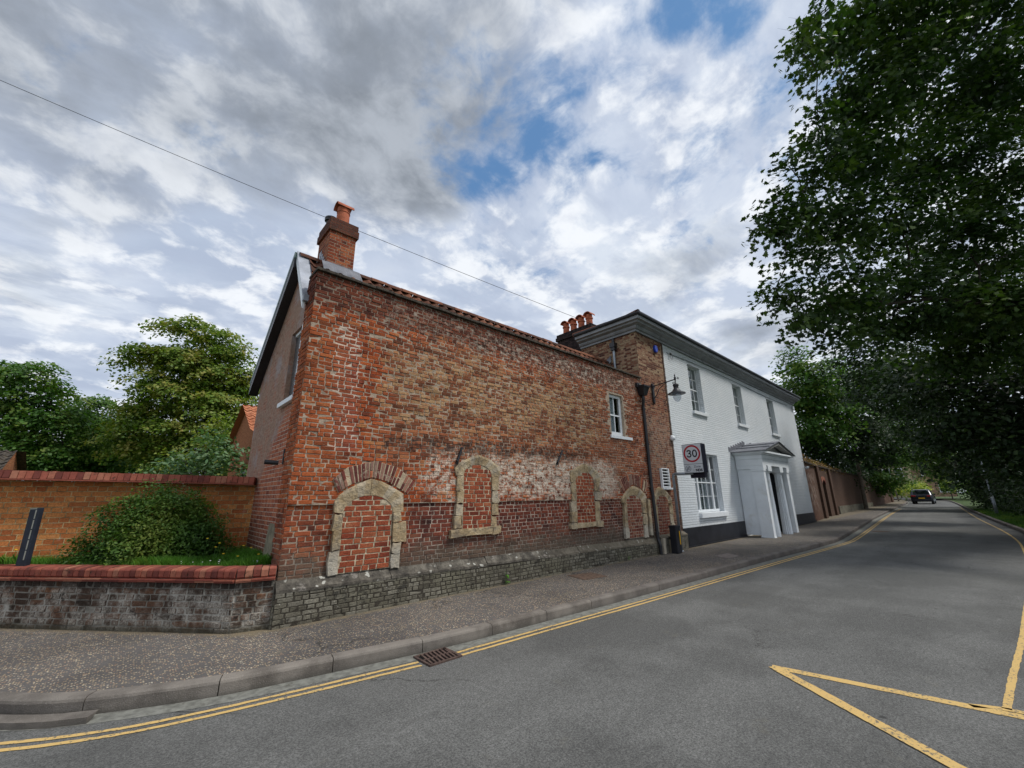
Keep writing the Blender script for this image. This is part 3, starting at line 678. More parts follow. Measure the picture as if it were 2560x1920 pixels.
def kerb(name, path, side, upto=200, stone=.915):
    mb = MB(); L = 0; n = 0; seg = []; cur = [path[0]]
    prof = [(0, -.02), (0, .095), (.008, .112), (.03, .1225), (.125, .1235), (.125, 0)]
    total = 0
    fine = resamp(path, int(sum((b_-a).length for a, b_ in zip(path, path[1:]))/.1))
    per = max(2, int(stone/.1)); offp = {d: offset(fine, side*d) for d, _ in prof}
    i = 0
    while i < len(fine)-per:
        a, e = i, i+per
        dz = random.uniform(-.003, .003); dd = random.uniform(-.003, .003)
        k = len(mb.v); ids = list(range(a, e+1))
        for q, idx in enumerate(ids):
            for d, z in prof:
                P_ = offp[d][idx]; t = (fine[min(idx+1, len(fine)-1)]-fine[max(idx-1, 0)]).normalized()
                sh = .004 if q == 0 else (-.004 if q == len(ids)-1 else 0)
                mb.v.append((P_.x+t.x*sh, P_.y+t.y*sh+dd, gz(P_.x)+z+dz))
        m_ = len(prof)
        for q in range(len(ids)-1):
            for j in range(m_-1): mb.f.append((k+q*m_+j, k+q*m_+j+1, k+(q+1)*m_+j+1, k+(q+1)*m_+j))
        mb.f.append(tuple(k+j for j in range(m_))); mb.f.append(tuple(k+(len(ids)-1)*m_+j for j in range(m_))[::-1])
        i = e
    o = mb.build(name, M_kerb); o['kind'] = 'structure'; return o
kerb('kerb', KERB, 1)
kerb('kerb_right', RKERB, -1)
# dropped channel block at the left
mb = MB(); ch = offset(lerp_path([(-1.4, 6.75), (-.65, 5.62), (-.2, 5.13), (.12, 4.93)], .1), -.02); ch2 = offset(ch, -.12)
n = len(ch); mb.v = [(p.x, p.y, .045) for p in ch]+[(p.x, p.y, .045) for p in ch2]+[(p.x, p.y, -.01) for p in ch2]
mb.f = [(i+n, i+n+1, i+1, i) for i in range(n-1)]+[(i+2*n, i+2*n+1, i+n+1, i+n) for i in range(n-1)]+[(n-1, 2*n-1, 3*n-1)]
mb.build('channel_block', M_kerb, kind='structure')
M_gut = plain('gutter_channel', (.165, .165, .145), .85, var=.3, scale=14, dist=.003, dirt=(.075, .070, .055))
gk = [p for p in KERB]; ga, gb = offset(gk, -.002), offset(gk, -.17)
sheet('gutter_strip', ga, gb, .0022, M_gut)
# road markings
def stripe(mb, path, w_, z=.004, jit=.004):
    a = offset(path, w_/2); b_ = offset(path, -w_/2); n = len(path); k = len(mb.v)
    for p in a: mb.v.append((p.x+random.uniform(-jit, jit), p.y+random.uniform(-jit, jit), gz(p.x)+z))
    for p in b_: mb.v.append((p.x+random.uniform(-jit, jit), p.y+random.uniform(-jit, jit), gz(p.x)+z))
    mb.f += [(k+i+n, k+i+n+1, k+i+1, k+i) for i in range(n-1)]
mb = MB()
DY = lerp_path([(-9.5, 19), (-5.6, 13), (-3, 8.6), (-1.5, 6.0), (-.75, 5.15), (-.372, 4.86), (.058, 4.62), (.515, 4.46), (1.298, 4.31), (2.45, 4.135)], .05)
DY2 = lerp_path([(2.88, 4.085), (3.769, 4.035), (7, 3.85), (12.58, 3.60), (17.6, 3.34), (21, 3.40), (33, 4.10), (41.6, 4.55), (49.8, 4.88)], .08)
for pth in (DY, DY2):
    stripe(mb, offset(pth, .0), .042); stripe(mb, offset(pth, -.095), .042)
mb.build('double_yellow_lines', M_yel, kind='structure')
mb = MB()
stripe(mb, lerp_path([(5.235, .19), (6.106, .13), (7.5, .02), (9.04, -.08), (14, -.38), (18.8, -.53), (22.5, -.54), (27.5, -.31), (38, .40), (57, 1.40)], .06), .050)
stripe(mb, lerp_path([(5.12, .38), (5.22, .22), (5.27, -.05), (5.28, -.3)], .05), .06)
mb.build('yellow_edge_line', M_yel, kind='structure')
mb = MB()
def zig(a, b_, w_):
    a = Vector(a); b_ = Vector(b_); n = int((b_-a).length/.05); stripe(mb, [a.lerp(b_, i/n) for i in range(n+1)], w_)
zig((4.86, 1.67), (5.15, .10), .10)
for i_ in range(len(mb.v)): pass
mb2 = mb; mb = MB(); zig((4.86, 1.66), (3.93, .36), .10); mb.v = [(x, y, z+.003) for x, y, z in mb.v]
zm = MB(); zm.add(mb2.v, mb2.f); zm.add(mb.v, mb.f)
zm.build('yellow_zigzag_line', M_yel, kind='structure')

# gully grate
g = empty('gully_grate', (2.66, 4.13, 0), 'rusty iron gully grate set in the gutter where the yellow lines break', 'drain grate')
M_rust = plain('rusty_iron', (.085, .055, .045), .85, var=.35, scale=20, dist=.004, dirt=(.13, .10, .075))
M_hole = plain('drain_hole', (.006, .005, .005), 1.)
gx0, gx1, gy0, gy1 = 2.47, 2.86, 3.95, 4.28
mb = MB(); mb.box(gx0+.02, gx1-.02, gy0+.02, gy1-.02, .002, .005); mb.build('hole', M_hole, g)
mb = MB()
for a in ((gx0, gx1, gy0, gy0+.022), (gx0, gx1, gy1-.022, gy1), (gx0, gx0+.022, gy0+.022, gy1-.022), (gx1-.022, gx1, gy0+.022, gy1-.022)): mb.box(*a, .0, .018)
mb.build('frame', M_rust, g, bevel=.002)
mb = MB()
for i in range(8):
    x = gx0+.03+i*.046
    mb.ext([(x, gy0+.02, .004), (x+.020, gy0+.02, .004), (x+.020, gy0+.02, .02), (x, gy0+.02, .02)], (.045 if i < 7 else .0, gy1-gy0-.04, 0))
mb.box(gx0+.02, gx1-.02, (gy0+gy1)/2-.008, (gy0+gy1)/2+.008, .004, .0165)
mb.build('bars', M_rust, g)
# covers in the pavement and road
def cover(name, pts, z, label, mat):
    c = sum((Vector(p) for p in pts), Vector((0, 0)))/4
    o = MB().ext([(p[0], p[1], z) for p in pts], (0, 0, .006)).build(name, mat, None, origin=(c.x, c.y, z)); tag(o, label, 'manhole cover')
    inn = [c.lerp(Vector(p), .86) for p in pts]; f = MB().ext([(p.x, p.y, z+.004) for p in inn], (0, 0, .004)).build('plate', mat, o); 
    return o
M_cov = plain('concrete_cover', (.20, .17, .15), .9, var=.25, scale=15, dist=.006)
M_covr = plain('rusty_cover', (.13, .085, .06), .9, var=.3, scale=15, dist=.006)
cover('manhole_cover', [(6.42, 5.15), (7.02, 5.06), (7.12, 5.52), (6.55, 5.66)], .121, 'rusty brown metal cover in the pavement beside the stone plinth', M_covr)
cover('manhole_cover', [(10.85, 4.33), (11.5, 4.30), (11.85, 4.72), (11.1, 4.74)], .121, 'pale concrete cover in the pavement near the speed sign', M_cov)
mb = MB().lathe([(.30, 0), (.30, .004)], (23.7, 3.1, gz(23.7)+.002), 24); o = mb.build('manhole_cover', M_rust, None, origin=(23.7, 3.1, gz(23.7))); tag(o, 'round iron cover in the road surface near the yellow lines', 'manhole cover')

def lay_bricks(mb, O_, T_, N_, u0, u1, z0, z1, row=.0618, lens=(.195, .095), jit=.004, depth=.010, rel=.010, gap=.008, skip=None, rs=None, miss=.0, english=True, clipx=None):
    """lay individual bricks on the plane through O_ with tangent T_ and outward normal N_ (unit vectors)"""
    rs = rs or random.Random(1); T_ = Vector(T_); N_ = Vector(N_); O_ = Vector(O_); r_ = 0; z = z0
    while z < z1-.02:
        zt = min(z1, z+row); u = u0-rs.uniform(0, .1); k = 0
        wav = [rs.uniform(-.004, .004) for _ in range(40)]
        while u < u1:
            L_ = (lens[0] if r_ % 2 == 0 else lens[1]) if english and rs.random() < .8 else rs.choice(lens)
            L_ += rs.uniform(-.010, .010); a, e = max(u, u0), min(u+L_, u1); u += L_+gap*.9; k += 1
            if e-a < .03: continue
            um, zm = (a+e)/2, (z+zt)/2
            if skip and skip(um, zm, a, e): continue
            if rs.random() < miss: continue
            g2 = gap/2; w1 = .003*math.sin(um*2.1+r_*.05)+.004*math.sin(um*.9)
            pts = [(a+g2, z+g2), ((a+e)/2, z+g2+rs.uniform(-.001, .003)), (e-g2, z+g2), (e-g2, zm), (e-g2, zt-g2), ((a+e)/2, zt-g2-rs.uniform(-.001, .003)), (a+g2, zt-g2), (a+g2, zm)]
            c8 = .35 if rs.random() < .35 else 1.
            pts = [(x+rs.uniform(-jit, jit)*.6, q+rs.uniform(-jit, jit)*.7+w1) for x, q in pts]
            d = rel+rs.uniform(-depth, depth)*.6; tl = rs.uniform(-.3, .3)*depth; th_ = rs.uniform(-.4, .4)*depth
            k0 = len(mb.v)
            for ring_, (sh, dd) in enumerate(((0., -.004), (0., d-.004), (.0055, d))):
                for x, q in pts:
                    xx = x+(um-x)*sh/max(.02, (e-a)/2); qq = q+(zm-q)*sh/max(.015, row/2)
                    off_ = dd+(tl*(x-um)/(e-a)*2+th_*(q-zm)/row*2 if ring_ else 0)
                    P_ = O_+T_*xx+Vector((0, 0, qq))+N_*off_; mb.v.append((P_.x, P_.y, P_.z))
            for ring_ in (0, 1):
                for j in range(8): mb.f.append((k0+ring_*8+j, k0+ring_*8+(j+1) % 8, k0+(ring_+1)*8+(j+1) % 8, k0+(ring_+1)*8+j))
            mb.f.append(tuple(k0+16+j for j in range(8)))
        z += row; r_ += 1
    return mb
# ------------------------------------------------------------------ the brick house
BH = empty('brick_house', (1.52, 6, .12), 'old red brick house wing with blocked arches and a stone plinth beside the pavement', 'house')
def wall_sheet(mb, x0, x1, z0, z1, y, holes, rdepth=.2, step=None, ax='x', flip=False):
    """front face in plane y with rectangular holes and their reveals. ax='y' builds in plane x=y"""
    P_ = (lambda u, w, d=0: (u, y+d, w)) if ax == 'x' else (lambda u, w, d=0: (y+d, u, w))
    us = sorted({x0, x1, *[h[0] for h in holes], *[h[1] for h in holes]}); ws = sorted({z0, z1, *[h[2] for h in holes], *[h[3] for h in holes]})
    for a, b_ in zip(us, us[1:]):
        for c, d in zip(ws, ws[1:]):
            um, wm = (a+b_)/2, (c+d)/2
            if any(h[0] < um < h[1] and h[2] < wm < h[3] for h in holes): continue
            q = [P_(a, c), P_(b_, c), P_(b_, d), P_(a, d)]
            mb.poly(q if ax == 'x' else q[::-1])
    for h in holes:
        a, b_, c, d = h[:4]; r_ = rdepth
        for q in ([P_(a, c), P_(a, d), P_(a, d, r_), P_(a, c, r_)], [P_(b_, c), P_(b_, c, r_), P_(b_, d, r_), P_(b_, d)],
                  [P_(a, d), P_(b_, d), P_(b_, d, r_), P_(a, d, r_)], [P_(a, c), P_(a, c, r_), P_(b_, c, r_), P_(b_, c)]): mb.poly(q)
SW = (8.86, 9.47, 3.10, 4.20)
mb = MB()
wall_sheet(mb, 1.52, 10.54, 1.52, 4.90, 5.968, [SW], .16)
wall_sheet(mb, 1.52, 10.54, .0, 1.52, 6.0, [], .1)
mb.poly([(1.52, 5.968, 1.52), (10.54, 5.968, 1.52), (10.54, 6.0, 1.52), (1.52, 6.0, 1.52)])
mb.box(1.52, 10.54, 5.969, 6.30, 4.80, 4.9, skip=('-y',))
wall_sheet(mb, 5.968, 6.40, .0, 4.90, 1.52, [], .1, ax='y')
mb.poly([(1.52, 6.40, .0), (1.58, 6.40, .0), (1.58, 6.40, 4.9), (1.52, 6.40, 4.9)])
mb.poly([(1.52, 6.30, 4.9), (10.54, 6.30, 4.9), (10.54, 6.30, 4.0), (1.52, 6.30, 4.0)])
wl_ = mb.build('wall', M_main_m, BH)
ARCH = [(2.10, 3.15, .6, 1.62), (4.10, 5.05, .98, 2.1), (7.13, 8.13, .95, 2.08), (9.09, 10.12, .55, 1.55)]
def skip_main(u, z, a, e):
    if a < SW[1]+.005 and e > SW[0]-.005 and SW[2]-.03 < z < SW[3]+.03: return True
    return any(x0+.06 < a and e < x1-.06 and z0 < z < z1 for x0, x1, z0, z1 in ARCH)
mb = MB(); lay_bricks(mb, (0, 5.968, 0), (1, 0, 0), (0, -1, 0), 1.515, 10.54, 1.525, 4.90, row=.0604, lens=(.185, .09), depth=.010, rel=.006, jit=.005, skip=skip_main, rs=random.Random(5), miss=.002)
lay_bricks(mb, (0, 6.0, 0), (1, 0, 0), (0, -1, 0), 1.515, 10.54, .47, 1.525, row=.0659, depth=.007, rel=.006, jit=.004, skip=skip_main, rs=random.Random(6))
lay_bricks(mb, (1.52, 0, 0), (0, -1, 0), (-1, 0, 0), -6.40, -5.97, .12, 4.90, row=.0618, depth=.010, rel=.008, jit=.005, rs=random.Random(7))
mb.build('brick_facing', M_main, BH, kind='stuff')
# gable wall (render over brick) with an opening
GWIN = (6.50, 7.14, 3.07, 4.24)
mb = MB()
rake = [(6.40, 4.60), (7.09, 5.62), (9.12, 3.92)]
def gtop(y): return 4.60+(y-6.40)*1.478 if y < 7.09 else 5.62-(y-7.09)*.8374
ysg = sorted([6.40, GWIN[0], GWIN[1], 7.09, 9.12])
for a, b_ in zip(ysg, ysg[1:]):
    inw = GWIN[0] <= (a+b_)/2 <= GWIN[1]
    for c0, c1 in ([(0, GWIN[2]), (GWIN[3], None)] if inw else [(0, None)]):
        q = [(1.56, a, c0), (1.56, a, c1 or gtop(a)), (1.56, b_, c1 or gtop(b_)), (1.56, b_, c0)]; mb.poly(q)
a, b_, c, d = GWIN
for q in ([(1.56, a, c), (1.56, a, d), (1.74, a, d), (1.74, a, c)], [(1.56, b_, c), (1.74, b_, c), (1.74, b_, d), (1.56, b_, d)], [(1.56, a, d), (1.56, b_, d), (1.74, b_, d), (1.74, a, d)], [(1.56, a, c), (1.74, a, c), (1.74, b_, c), (1.56, b_, c)]): mb.poly(q)
mb.poly([(1.56, 9.12, 0), (1.56, 9.12, 3.92), (10.5, 9.12, 3.92), (10.5, 9.12, 0)])
mb.build('gable_wall', M_gable, BH)
# gable window: frame, sill, dark glass
fr = MB()
for q in ((a, a+.05, c, d), (a+.05, b_-.05, d-.05, d), (a+.05, b_-.05, c, c+.06), ): fr.box(1.60, 1.65, *q)
gw = fr.build('window', M_white, BH, bevel=.004); MB().box(1.63, 1.635, a, b_, c, d).build('pane', plain('dusty_glass', (.07, .075, .08), .25, var=.2, scale=12, spec=.5), gw)
MB().box(1.50, 1.70, a-.10, b_+.08, c-.075, c-.003).build('sill', M_white, gw, bevel=.006)
# vertical white trim at the near reveal of the gable window
MB().box(1.545, 1.60, a+.001, a+.035, c, d-.02).build('trim', M_white, gw)
# iron spout, bargeboards, soffit, verge flashing
mb = MB().tube([(1.50, 6.62, 2.10), (1.33, 6.66, 2.11)], .032, 12); mb.tube([(1.55, 6.6, 2.08), (1.55, 6.6, 2.3)], .012, 6); mb.build('spout', M_iron, BH)
def board(mb, p, q, h, x0, x1, dz=0):
    mb.ext([(x0, p[0], p[1]+dz), (x0, q[0], q[1]+dz), (x0, q[0], q[1]+dz-h), (x0, p[0], p[1]+dz-h)], (x1-x0, 0, 0))
E1, AP, E2 = (6.30, 4.56), (7.09, 5.71), (9.32, 3.86)
mb = MB(); board(mb, E1, AP, .17, 1.445, 1.475); mb.build('bargeboard', M_white, BH)
mb = MB(); board(mb, AP, E2, .10, 1.405, 1.445, .02); mb.build('bargeboard', plain('green_grey_board', (.16, .22, .21), .5), BH)
mb = MB(); board(mb, (AP[0], AP[1]-.10), (E2[0], E2[1]-.10), .17, 1.41, 1.56); mb.build('soffit', M_iron, BH)
mb = MB(); mb.ext([(1.44, 9.22, 3.80), (1.44, 9.38, 3.80), (1.44, 9.40, 3.90), (1.44, 9.22, 3.94)], (9, 0, 0)); mb.build('gutter', M_iron, BH)
mb = MB(); th = .012
for i in range(4):
    f0, f1 = i/4, (i+1)/4+.01; p0 = Vector(E1).lerp(Vector(AP), f0); p1 = Vector(E1).lerp(Vector(AP), f1)
    mb.ext([(1.435, p0.x, p0.y+.020+i*.003), (1.64, p0.x, p0.y+.020+i*.003), (1.64, p1.x, p1.y+.024+i*.003), (1.435, p1.x, p1.y+.024+i*.003)], (0, 0, th))
mb.box(1.44, 1.60, 6.24, 6.32, 4.50, 4.60)
mb.build('verge_flashing', M_lead, BH)
# pantile roof: corrugated courses on both slopes + ridge tiles
def pantiles(mb, x0, x1, P0, P1, course=.28, tw=.215, amp=.028):
    """P0=(y,z) eaves, P1=(y,z) ridge; each tile its own island"""
    P0 = Vector(P0); P1 = Vector(P1); L_ = (P1-P0).length; d = (P1-P0)/L_; nrm = Vector((-d.y, d.x)) if d.x > 0 else Vector((d.y, -d.x))
    rows_ = int(L_/course)+1; nx_ = int((x1-x0)/tw)
    S = 6
    for r_ in range(rows_):
        a = r_*course; b2 = min(L_, a+course+.03)
        for i in range(nx_):
            k = len(mb.v); jz = random.uniform(-.005, .007); jx = random.uniform(-.004, .004); jr = random.uniform(-.008, .008)
            for s_, lift in ((a, .030), (b2, .004)):
                for j in range(S+1):
                    t = j/S; h = amp*math.cos(2*math.pi*t*.98+.3)+lift+jz
                    Q = P0+d*(s_+jr)+nrm*h; mb.v.append((x0+(i+t*1.03)*tw+jx, Q.x, Q.y))
            for j in range(S): mb.f.append((k+j, k+j+1, k+S+1+j+1, k+S+1+j))
            # butt edge thickness
            k2 = len(mb.v)
            for j in range(S+1):
                t = j/S; h = amp*math.cos(2*math.pi*t*.98+.3)+.030+jz-.018
                Q = P0+d*(a+jr)+nrm*h; mb.v.append((x0+(i+t*1.03)*tw+jx, Q.x, Q.y))
            for j in range(S): mb.f.append((k2+j, k2+j+1, k+j+1, k+j))
random.seed(11)
mb = MB(); pantiles(mb, 1.62, 10.50, (6.30, 4.56), (7.05, 5.655)); pantiles(mb, 1.46, 10.50, (9.32, 3.88), (7.13, 5.66))
x = 1.47
while x < 10.45:     # ridge tiles
    n_ = 8; L_ = .32; k = len(mb.v); jz = random.uniform(-.006, .008)
    for xx in (x, x+L_-.006):
        for j in range(n_+1):
            t = math.pi*j/n_; mb.v.append((xx, 7.09+.115*math.cos(t), 5.63+.105*math.sin(t)+jz))
    for j in range(n_): mb.f.append((k+j, k+j+1, k+n_+2+j, k+n_+1+j))
    x += L_
mb.poly([(1.5, 6.3, 4.53), (10.5, 6.3, 4.53), (10.5, 7.09, 5.62), (1.5, 7.09, 5.62)]); mb.poly([(1.5, 9.3, 3.83), (10.5, 9.3, 3.83), (10.5, 7.09, 5.62), (1.5, 7.09, 5.62)])
mb.build('roof', M_pantile, BH, smooth=False)
# coping along the parapet
mb = MB(); random.seed(5); x = 1.50
while x < 10.50:
    L_ = random.uniform(.24, .36); dz = random.uniform(-.004, .006); dy = random.uniform(-.006, .006)
    mb.box(x, min(10.535, x+L_-.004), 5.915+dy, 6.33, 4.902+dz, 4.945+dz); x += L_
mb.build('coping', M_cop, BH, bevel=.006)
# chimney
ch_ = MB(); ch_.box(1.85, 2.31, 6.80, 7.42, 4.9, 6.24)
ch_.box(1.815, 2.345, 6.765, 7.455, 6.24, 6.38); ch_.box(1.83, 2.33, 6.78, 7.44, 6.38, 6.50)
CH = ch_.build('chimney', M_chim, BH, bevel=.005)
MB().box(1.845, 2.315, 6.793, 6.80, 5.50, 5.60).build('lead_apron', M_darklead, CH)
mb = MB(); nseg = 18; k = len(mb.v)
for j, (yy, zz) in enumerate(((6.79, 5.53), (6.66, 5.36), (6.60, 5.27))):
    for i in range(nseg+1):
        xx = 1.76+.66*i/nseg; h = .028*math.cos(2*math.pi*(xx-1.62)/.215+.3)*(j/2)+.055; mb.v.append((xx, yy-.03, zz+h-.02))
for j in range(2):
    for i in range(nseg): a0 = j*(nseg+1)+i; mb.f.append((a0, a0+1, a0+nseg+2, a0+nseg+1))
mb.build('lead_flashing', M_darklead, CH)
mb = MB()
for i in range(5): mb.ext([(1.842, 6.80+i*.09, 5.58+i*.10), (1.842, 6.92+i*.09, 5.58+i*.10), (1.842, 6.92+i*.09, 5.40+i*.1), (1.842, 6.80+i*.09, 5.40+i*.10)], (.006, 0, 0))
mb.build('step_flashing', M_lead, CH)
def pot(c, r0, r1, h, parent, name='chimney_pot'):
    return MB().lathe([(r0*1.08, 0), (r0*1.08, .03), (r0, .04), (r1, h*.72), (r1*1.08, h*.73), (r1*1.08, h*.76), (r1, h*.77), (r1, h), (r1*.85, h), (r1*.85, h-.05)], c, 24).build(name, M_terra, parent, smooth=False)
P1_ = pot((2.09, 6.98, 6.50), .118, .110, .38, CH)
mb = MB()     # half-round cowl over the pot
k = 0; nn = 10
for sx in (1.94, 2.24):
    for rr in (.125, .11):
        for j in range(nn+1):
            t = math.pi*j/nn; mb.v.append((sx, 6.98+rr*math.cos(t)*1.05, 6.865+rr*math.sin(t)*.85))
N1 = nn+1
for j in range(nn):
    mb.f += [(j, j+1, 2*N1+j+1, 2*N1+j), (N1+j+1, N1+j, 3*N1+j, 3*N1+j+1), (j, N1+j, N1+j+1, j+1), (2*N1+j, 2*N1+j+1, 3*N1+j+1, 3*N1+j)]
mb.build('cowl', M_terra, CH)
MB().lathe([(.07, 0), (.07, .16), (.05, .17), (.05, .22), (.12, .24), (.12, .27), (.02, .33)], (1.97, 7.26, 6.50), 16).build('cowl', M_iron, CH)
MB().lathe([(.06, 0), (.06, .08), (.09, .09), (.09, .12), (.02, .15)], (1.90, 7.10, 6.50), 14).build('cowl', M_iron, CH)
MB().lathe([(.16, 0), (.12, .05)], (2.09, 6.98, 6.49), 16).build('flaunching', M_mortarpatch, CH)
# plinth with sloped coping, the top slightly falling to the right
def ptop(x): return .535-.0125*(x-1.5)
mb = MB(); cp = MB(); random.seed(9); N_ = 70; Yf = 5.895
xsP = [1.50+(10.56-1.50)*i/N_ for i in range(N_+1)]
wob = [random.uniform(-.006, .006) for _ in xsP]; wz = [random.uniform(-.008, .008) for _ in xsP]
for i in range(N_):
    x0, x1 = xsP[i], xsP[i+1]
    mb.poly([(x0, Yf+wob[i]*.5, -.02), (x1, Yf+wob[i+1]*.5, -.02), (x1, Yf+wob[i+1]*.5, ptop(x1)-.02), (x0, Yf+wob[i]*.5, ptop(x0)-.02)])
mb.poly([(1.50, 5.98, -.02), (1.50, Yf, -.02), (1.50, Yf, ptop(1.5)-.02), (1.50, 5.98, ptop(1.5)+.1)])
PL = mb.build('plinth', M_plinth_m, BH)
mb = MB()
for k_ in range(9):
    ua, ub = 1.50+k_*1.006, 1.50+(k_+1)*1.006; lay_bricks(mb, (0, Yf, 0), (1, 0, 0), (0, -1, 0), ua, ub, .10, ptop((ua+ub)/2)-.025, row=.058, lens=(.185, .09), depth=.007, rel=.006, jit=.005, rs=random.Random(20+k_), miss=.0)
lay_bricks(mb, (1.50, 0, 0), (0, -1, 0), (-1, 0, 0), -5.98, -5.90, .10, .50, row=.0655, rs=random.Random(3)); mb.build('brick_facing', M_plinth, PL, kind='stuff')
seg = [0]
x = 1.50
while x < 10.5:
    L_ = random.uniform(.45, 1.1); x1 = min(10.56, x+L_); a0, a1 = x+.003, x1-.003; nsub = 5; k = len(cp.v); dz = random.uniform(-.006, .006)
    for q in range(nsub+1):
        xx = a0+(a1-a0)*q/nsub; t = ptop(xx)+dz; jj = random.uniform(-.007, .007); j2 = random.uniform(-.005, .005)
        cp.v += [(xx, Yf+.02, t-.035), (xx, Yf-.012+j2, t-.03+jj*.5), (xx, Yf-.010+j2, t+.004+jj), (xx, Yf+.03, t+.03+jj), (xx, 5.975, t+.105+jj), (xx, 6.0, t+.10)]
    for q in range(nsub):
        for j in range(5): cp.f.append((k+q*6+j, k+(q+1)*6+j, k+(q+1)*6+j+1, k+q*6+j+1))
    cp.f.append(tuple(k+j for j in range(6))); cp.f.append(tuple(k+nsub*6+j for j in range(6))[::-1])
    x = x1
cp.build('plinth_coping', M_plcop, BH)

# stone surrounds
def arch_pts(x0, x1, zs, zt, n=12, pointed=.0):
    """inner arch curve from left spring to right spring"""
    c = (x0+x1)/2; hw = (x1-x0)/2; out = []
    for i in range(n+1):
        t = math.pi*(1-i/n); xx = c+hw*math.cos(t); s_ = abs(math.sin(t))
        zz = zs+(zt-zs)*(s_**(1-pointed*.4)*(1-pointed)+pointed*(1-abs(xx-c)/hw)); out.append((xx, zz))
    return out
def jitterpoly(pts, a, rnd=random): return [(x+rnd.uniform(-a, a), z+rnd.uniform(-a, a)) for x, z in pts]
def blocked(kind, inner, outerarch, stones, zbot, mat_in, lab, voussoir=None, yf=5.925, slope=0, seed=1):
    rs = random.Random(seed); x0, x1, zs, zt = inner
    ap = arch_pts(x0, x1, zs, zt)
    y_in = 5.955
    pts = [(x0-.01, zbot), (x1+.01, zbot)]+[(x, z+.005) for x, z in ap[::-1]]
    mb = MB(); mb.ext([(x, y_in, z) for x, z in pts], (0, .03, 0)); W_ = mb.build(kind, M_infill_m if mat_in is M_infill else M_infill_old_m, BH); W_['label'] = lab
    hw_ = (x1-x0)/2; cx_ = (x0+x1)/2
    def sk(u, z, a_, e_): return z > zs and ((a_ if u < cx_ else e_)-cx_)**2/hw_**2+((z-zs)/max(.05, zt-zs))**2 > 1.25
    lay_bricks(MBi := MB(), (0, y_in, 0), (1, 0, 0), (0, -1, 0), x0, x1, zbot, zt, row=.0724, lens=(.205, .10), gap=.010, depth=.005, rel=.006, jit=.004, skip=sk, rs=random.Random(seed+50), english=False)
    MBi.build('brick_infill', mat_in, W_, kind='stuff')
    st = MB()
    # arch head in two stones split at the crown
    n = len(ap); oa = resamp([Vector(p) for p in outerarch], n)
    for half in (range(0, n//2+1), range(n//2, n)):
        h = list(half); g_ = .003 if h[0] == 0 else -.003
        ins = [(ap[i][0], ap[i][1]) for i in h]; outs = [(oa[i].x, oa[i].y) for i in h]
        if h[0] == 0: ins[-1] = (ins[-1][0]-.003, ins[-1][1]); outs[-1] = (ins[-1][0], outs[-1][1])
        else: ins[0] = (ins[0][0]+.003, ins[0][1]); outs[0] = (ins[0][0], outs[0][1])
        for i in range(len(h)-1):
            q = [ins[i], ins[i+1], outs[i+1], outs[i]]
            jy = 0
            st.v += [(q[0][0], yf+.022, q[0][1]), (q[1][0], yf+.022, q[1][1])]; k = len(st.v)-2
            m0 = [(q[3][0]*.75+q[0][0]*.25, q[3][1]*.75+q[0][1]*.25), (q[2][0]*.75+q[1][0]*.25, q[2][1]*.75+q[1][1]*.25)]
            st.v += [(m0[1][0], yf+ rs.uniform(0, .004), m0[1][1]), (m0[0][0], yf+rs.uniform(0, .004), m0[0][1]), (q[2][0], yf+.012, q[2][1]), (q[3][0], yf+.012, q[3][1]),
                     (q[2][0], 6.0, q[2][1]), (q[3][0], 6.0, q[3][1]), (q[0][0], 6.0, q[0][1]), (q[1][0], 6.0, q[1][1])]
            st.f += [(k, k+1, k+2, k+3), (k+3, k+2, k+4, k+5), (k+5, k+4, k+6, k+7), (k+8, k+9, k+1, k)]
    for (a, b_, c, d) in stones:
        pp = jitterpoly([(a, c), ((a+b_)/2, c), (b_, c), (b_, (c+d)/2), (b_, d), ((a+b_)/2, d), (a, d), (a, (c+d)/2)], .014, rs)
        dy = rs.uniform(-.006, .012); st.ext([(x, yf+dy, z) for x, z in pp], (0, .07, 0))
    st.build('stone_surround', M_stone, W_, bevel=.006)
    if voussoir:
        vi, vo, nb = voussoir; vi = resamp([Vector(p) for p in vi], nb+1); vo = resamp([Vector(p) for p in vo], nb+1); v = MB()
        for i in range(nb):
            if rs.random() < .06: continue
            a, b2, c, d = vi[i].lerp(vi[i+1], .12), vi[i].lerp(vi[i+1], .88), vo[i].lerp(vo[i+1], .88), vo[i].lerp(vo[i+1], .12)
            yv = 5.948+rs.uniform(-.008, .005)
            if rs.random() < .45:
                f = rs.choice((.45, .55)); e0, e1 = a.lerp(d, f), b2.lerp(c, f)
                v.ext([(p.x, yv, p.y) for p in (a, b2, b2.lerp(c, f-.03), a.lerp(d, f-.03))], (0, .03, 0)); v.ext([(p.x, yv, p.y) for p in (e0, e1, c, d)], (0, .03, 0))
            else: v.ext([(p.x, yv, p.y) for p in (a, b2, c, d)], (0, .03, 0))
        v.build('brick_arch', M_vouss, W_, bevel=.007)
        mo = MB(); 
        for i in range(nb): mo.ext([(p.x, 5.954, p.y) for p in (vi[i], vi[i+1], vo[i+1], vo[i])], (0, .014, 0))
        mo.build('mortar_bed', M_mortarpatch, W_)
    return W_
